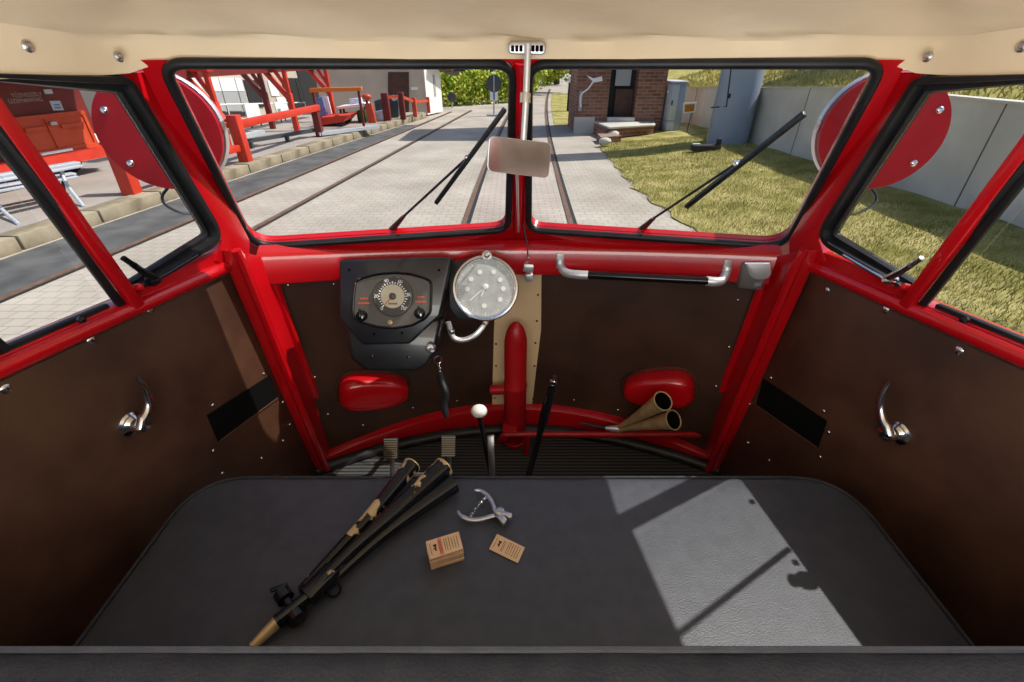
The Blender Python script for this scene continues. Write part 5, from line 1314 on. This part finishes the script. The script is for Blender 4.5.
e = slabobj('white_table', [(336, 107), (363, 103.5), (364, 106), (337, 109.5)], 15.2, 0.7, M_WHITEPANEL, 'white topped table with papers at the far platform end', 'table', ('table_top',))
for px in (339, 361):
    p = AY(px, 108, 15.4); MB().box(V((p.x, 15.5, p.z / 2 + .07)), (0.05, 0.05, p.z - .14)).build('leg', M_DARK, e)
    MB().box(V((p.x, 15.8, p.z / 2 + .07)), (0.05, 0.05, p.z - .14)).build('leg', M_DARK, e)
slabobj('paper_stack', [(349, 99), (360, 98), (361.5, 103.5), (350, 105.5)], 15.5, 0.2, MATS['blue_board'] if False else mat('violet_paper', (0.42, 0.42, 0.62, 1), 0.7, col2=(0.75, 0.75, 0.8, 1), nscale=14), 'pale violet stack of papers on the white topped table', 'papers', ('papers',))
slabobj('green_crate', [(356, 111), (364, 110), (366, 122), (358, 122.5)], 15.3, 0.4, M_LEAFDARK, 'dark green crate below the white topped table', 'crate', ('crate',))
e = slabobj('orange_red_stand', [(364.5, 104), (371, 103), (376.5, 125.5), (369, 126.5)], 15.2, 0.15, M_ORANGERED, 'tilted orange red stand right of the white topped table', 'stand', ('panel',))
p = AY(366.5, 97, 15.3); MB().ball(p, 0.14, 0.1, 0.09).build('stand_head', M_ORANGERED, e)
MB().bar(p, AY(367, 104, 15.28), .05, .05).build('stand_neck', M_DARK, e)
slabobj('pale_crate', [(374, 112), (382, 110.5), (385, 121), (377, 122)], 15.7, 0.3, M_BENCHMETAL, 'pale blue grey crate right of the orange red stand', 'crate', ('crate',))
slabobj('dark_barrel', [(374, 101), (381, 99), (384.5, 118), (377.5, 120)], 16.0, 0.3, M_SIGNBACK, 'dark box standing behind the pale crate', 'box', ('box_body',))
fe = empty('red_post_fence', AZ(405, 119, .15), 'row of dark red posts with orange rails before the beige house wall', 'fence')
fy = []
for (px, y0, y1, w, mm) in ((386, 93, 121, 0.2, M_DARK_SHADED_RED), (401.5, 92, 119.5, 0.16, M_DARK_SHADED_RED), (413.5, 97.5, 117, 0.13, M_ORANGERED), (427, 97, 113, 0.11, M_ORANGERED)):
    b = AZ(px + 2, y1, 0.15); t = AY(px - 1, y0, b.y); fy.append((b, t))
    MB().bar(b, V((b.x, b.y, t.z)), w, w, up=(0, 1, 0)).build('fence_post', mm, fe, bevel=.01)
for k in range(3):
    a = V((fy[k][0].x, fy[k][0].y, fy[k][1].z - .12)); b = V((fy[k + 1][0].x, fy[k + 1][0].y, fy[k + 1][1].z - .12))
    MB().bar(a, b, 0.05, 0.08).build('fence_rail', M_ORANGERED, fe)
e = slabobj('dark_machine', [(389.5, 97), (396, 95), (398.5, 104), (398, 117), (391, 118)], 16.6, 0.4, M_SIGNBACK, 'dark machine with a round white dial between two dark red posts', 'machine', ('machine_body',))
MB().lathe(AY(394, 98, 16.55), (0, -1, 0), [(0.085, 0), (0.085, 0.03), (.02, .04)], 18).build('dial', M_WHITEPANEL, e)
MB().prism([V((-4.6, 15.2, .15)), V((-3.9, 17.2, .15)), V((-4.4, 17.3, .15)), V((-5.1, 15.3, .15))], (0, 0, .001))
# ---- parked red wagon with double doors
WP, WN = V((-7.4, 7.97, 0)), V((1, -0.18, 0)).normalized()
WD = V((0.18, 1, 0)).normalized()
def AWG(px, py, off=0.0): return AP(px, py, WP + WN * off, WN)
wa, wb = AWG(-140, 150), AWG(97, 130)
wg = empty('red_wagon', V((wb.x - .8, wb.y - 2, 0.15)), 'parked red wagon, shade painted into its dark body, with orange red double doors seen through the left door window', 'wagon')
def vq(a, b, z0, z1, off=0.0): return [V((a.x, a.y, z0)) + WN * off, V((b.x, b.y, z0)) + WN * off, V((b.x, b.y, z1)) + WN * off, V((a.x, a.y, z1)) + WN * off]
MB().prism(vq(wa, wb, 0.42, 2.3), -WN * 2.0).build('wagon_body', M_DARK_SHADED_RED, wg, smooth=False)  # body coloured dark to carry the shade under the eave
zt_ = AWG(43, 114).z; zb_2 = AWG(58, 152).z
for k, (x0, x1, x2, x3) in enumerate(((6, 42.5, 57, 21), (43.5, 82, 98, 58.5))):
    a, b = AWG((x0 + x3) / 2, 135), AWG((x1 + x2) / 2, 132)
    o = MB().prism(vq(a, b, zb_2 - .02, zt_, 0.05), -WN * .05).build('wagon_door', M_ORANGERED, wg, smooth=False)
    for (z0, z1) in ((zt_ - .06, zt_), (zb_2, zb_2 + .06)):
        MB().prism(vq(a, b, z0, z1, 0.075), -WN * .03).build('door_rib', M_ORANGERED, o, smooth=False)
    for (pa, pb2) in ((a, a.lerp(b, .08)), (a.lerp(b, .92), b)):
        MB().prism(vq(pa, pb2, zb_2, zt_, 0.072), -WN * .025).build('door_rib', M_ORANGERED, o, smooth=False)
    zc = AWG(32, 128.5).z if k == 0 else AWG(68, 124.5).z
    MB().prism(vq(a.lerp(b, .25), a.lerp(b, .85), zc - .035, zc + .02, 0.09), -WN * .05).build('door_rib', M_ORANGERED, o, smooth=False)
MB().box(AWG(53, 123.5, .11), (0.05, 0.12, 0.05)).build('door_latch', M_STEEL, wg, bevel=.01)
ba, bb_ = AWG(-140, 180, .12), AWG(106, 151, .12)
zt2, zb3 = AWG(105, 143.6, .12).z, AWG(104, 157, .12).z
MB().prism(vq(ba, bb_, zb3, zt2 - .02, 0.0), -WN * .2).build('sole_bar', M_BRIGHTRED, wg, smooth=False)
MB().prism(vq(ba.lerp(bb_, .66), ba.lerp(bb_, .82), zt2 - .01, zt2 + .02, 0.02), -WN * .15).build('foot_board', M_WHITEPANEL, wg, smooth=False)
for s in (0.55, 0.9):
    p = ba.lerp(bb_, s) - WN * 0.55
    MB().lathe(V((p.x, p.y, 0.15 + .21)), WN, [(0.21, 0), (0.21, 0.06), (.18, .07), (.05, .1)], 24).build('wheel', M_DARK, wg)
bw = AWG(98, 141, 0.02)
MB().box(V((bb_.x - .25, bb_.y + .06, (zt2 + zb3) / 2)), (.16, .3, .1)).build('buffer', M_DARK, wg)
MB().prism([AWG(93, 134, .06), AWG(98, 133, .06), AWG(101, 142, .06), AWG(96, 143, .06)], -WN * .02).build('white_plate', M_WHITEPANEL, wg)
Rw = Matrix(((WD.x, 0, WN.x), (WD.y, 0, WN.y), (0, 1, 0))).to_4x4()
for body, px, py, sz in (('TŰZVESZÉLY', 27, 95, 0.075), ('ÜZEMANYAG', 26, 100.5, 0.08)):
    p = AWG(px, py, .012)
    text_mesh('wagon_lettering', body, sz, Matrix.Translation(p) @ Rw, mat('faded_white_' + str(px + int(py)), (0.42, 0.33, 0.3, 1), .7), wg)
for (x0, x1, y0, y1, dx) in ((43.5, 51.5, 89.5, 94, 2), (49.5, 60, 101, 110.5, 4)):
    MB().prism([AWG(x0, y0, .014), AWG(x1, y0 - .3, .014), AWG(x1 + dx, y1 - .3, .014), AWG(x0 + dx, y1, .014)], -WN * .01).build('notice_plate', M_BENCHMETAL, wg)
p = [AWG(53.5, 104.2, .02), AWG(59.5, 104, .02), AWG(60.2, 105.4, .02), AWG(54, 105.6, .02)]; MB().prism(p, -WN * .005).build('plate_print', M_BLUE, wg)
p = [AWG(54.5, 107, .02), AWG(61, 106.8, .02), AWG(61.6, 108.2, .02), AWG(55, 108.4, .02)]; MB().prism(p, -WN * .005).build('plate_print', M_BLUE, wg)
MB().prism(vq(wa, wb, 1.72, 1.78, 0.95), -WN * 3.2).build('wagon_roof', M_SLATE, wg, smooth=False)
# ---- two metal benches on the platform
f1, f2 = AZ(84, 207, .15), AZ(19.5, 224, .15)
for i, (bars, legs, lab) in enumerate(((((-40, 182, 78, 162.5), (-40, 187, 80, 165.5)), ((60, 164, 62, 183, 84, 207),), 'pale metal platform bench with bent tubular legs, the bench nearer the wagon'), (((-60, 201, 76, 176.5), (-60, 197, 74, 173.5)), ((-8, 190, -2, 205, 19.5, 225),), 'pale metal platform bench nearer the kerb, partly cut off by the door bar'))):
    b0_ = AZ(bars[0][0], bars[0][1], .6); b1_ = AZ(bars[0][2], bars[0][3], .6)
    zz = 0.6 if i == 0 else 0.42
    e = empty('platform_bench', V((b1_.x, b1_.y, 0.15)), lab, 'bench')
    for (x0, y0, x1, y1) in bars:
        MB().bar(AZ(x0, y0, zz), AZ(x1, y1, zz), 0.14, 0.035).build('seat_slat', M_BENCHMETAL, e, bevel=.008)
    for (xa, ya, xb, yb_, xc, yc) in legs:
        g = AZ(xc, yc, .15); t0 = AZ(xa, ya, zz)
        MB().tube(spline([t0, t0.lerp(g, .35) + V((-.06, 0, -.06)), g], 10), 0.022, 8).build('bench_leg', M_BENCHMETAL, e)
        d = AZ(bars[0][0], bars[0][1], zz) - AZ(bars[0][2], bars[0][3], zz)
        t1 = t0 + d * .85; g1 = V((g.x + d.x * .85, g.y + d.y * .85, .15))
        MB().tube(spline([t1, t1.lerp(g1, .35) + V((-.06, 0, -.06)), g1], 10), 0.022, 8).build('bench_leg', M_BENCHMETAL, e)
        g2 = V((t0.x - .25, t0.y + .1, .15)); MB().tube([t0, g2], 0.02, 8).build('bench_leg', M_DARK, e)

# ================================================================ LIGHT
SUN = V((0.75, 0.185, 1.0)).normalized()
sl = bpy.data.lights.new('sun', 'SUN'); sl.energy = 5.6; sl.angle = math.radians(0.55); sl.color = (1.0, 0.955, 0.88)
so_ = bpy.data.objects.new('sun', sl); COL.objects.link(so_); so_.rotation_euler = (-SUN).to_track_quat('-Z', 'Y').to_euler(); so_.location = SUN * 30
w = bpy.data.worlds.new('world'); SC.world = w; w.use_nodes = True
nt = w.node_tree; bg = nt.nodes['Background']
sk = nt.nodes.new('ShaderNodeTexSky'); sk.sky_type = 'NISHITA'; sk.sun_disc = False
sk.sun_elevation = math.asin(SUN.z); sk.sun_rotation = math.atan2(SUN.x, SUN.y)
sk.air_density = 1.0; sk.dust_density = 1.6; sk.ozone_density = 1.0
nt.links.new(sk.outputs[0], bg.inputs[0]); bg.inputs[1].default_value = 0.16
# unseen fill light added behind the backrest to brighten the cab roof
bl_ = bpy.data.lights.new('cab_fill', 'AREA'); bl_.shape = 'RECTANGLE'; bl_.size = 1.2; bl_.size_y = 0.4; bl_.energy = 16; bl_.color = (0.94, 0.97, 1.0)
bo_ = bpy.data.objects.new('cab_fill', bl_); COL.objects.link(bo_); bo_.location = (0, -0.55, 1.3)
bo_.rotation_euler = (V((0, 0.75, 1.0))).to_track_quat('-Z', 'Y').to_euler()
dl_ = bpy.data.lights.new('nose_fill', 'AREA'); dl_.shape = 'RECTANGLE'; dl_.size = 0.9; dl_.size_y = 0.2; dl_.energy = 5.5; dl_.color = (1.0, 0.98, 0.95)  # second unseen fill light, added to brighten the nose panel
do_ = bpy.data.objects.new('nose_fill', dl_); COL.objects.link(do_); do_.location = (0, -0.45, 1.86)
do_.rotation_euler = (V((0, 1.6, -0.9))).to_track_quat('-Z', 'Y').to_euler()
SC.view_settings.view_transform = 'Standard'
SC.view_settings.look = 'None'
SC.view_settings.exposure = 0.0
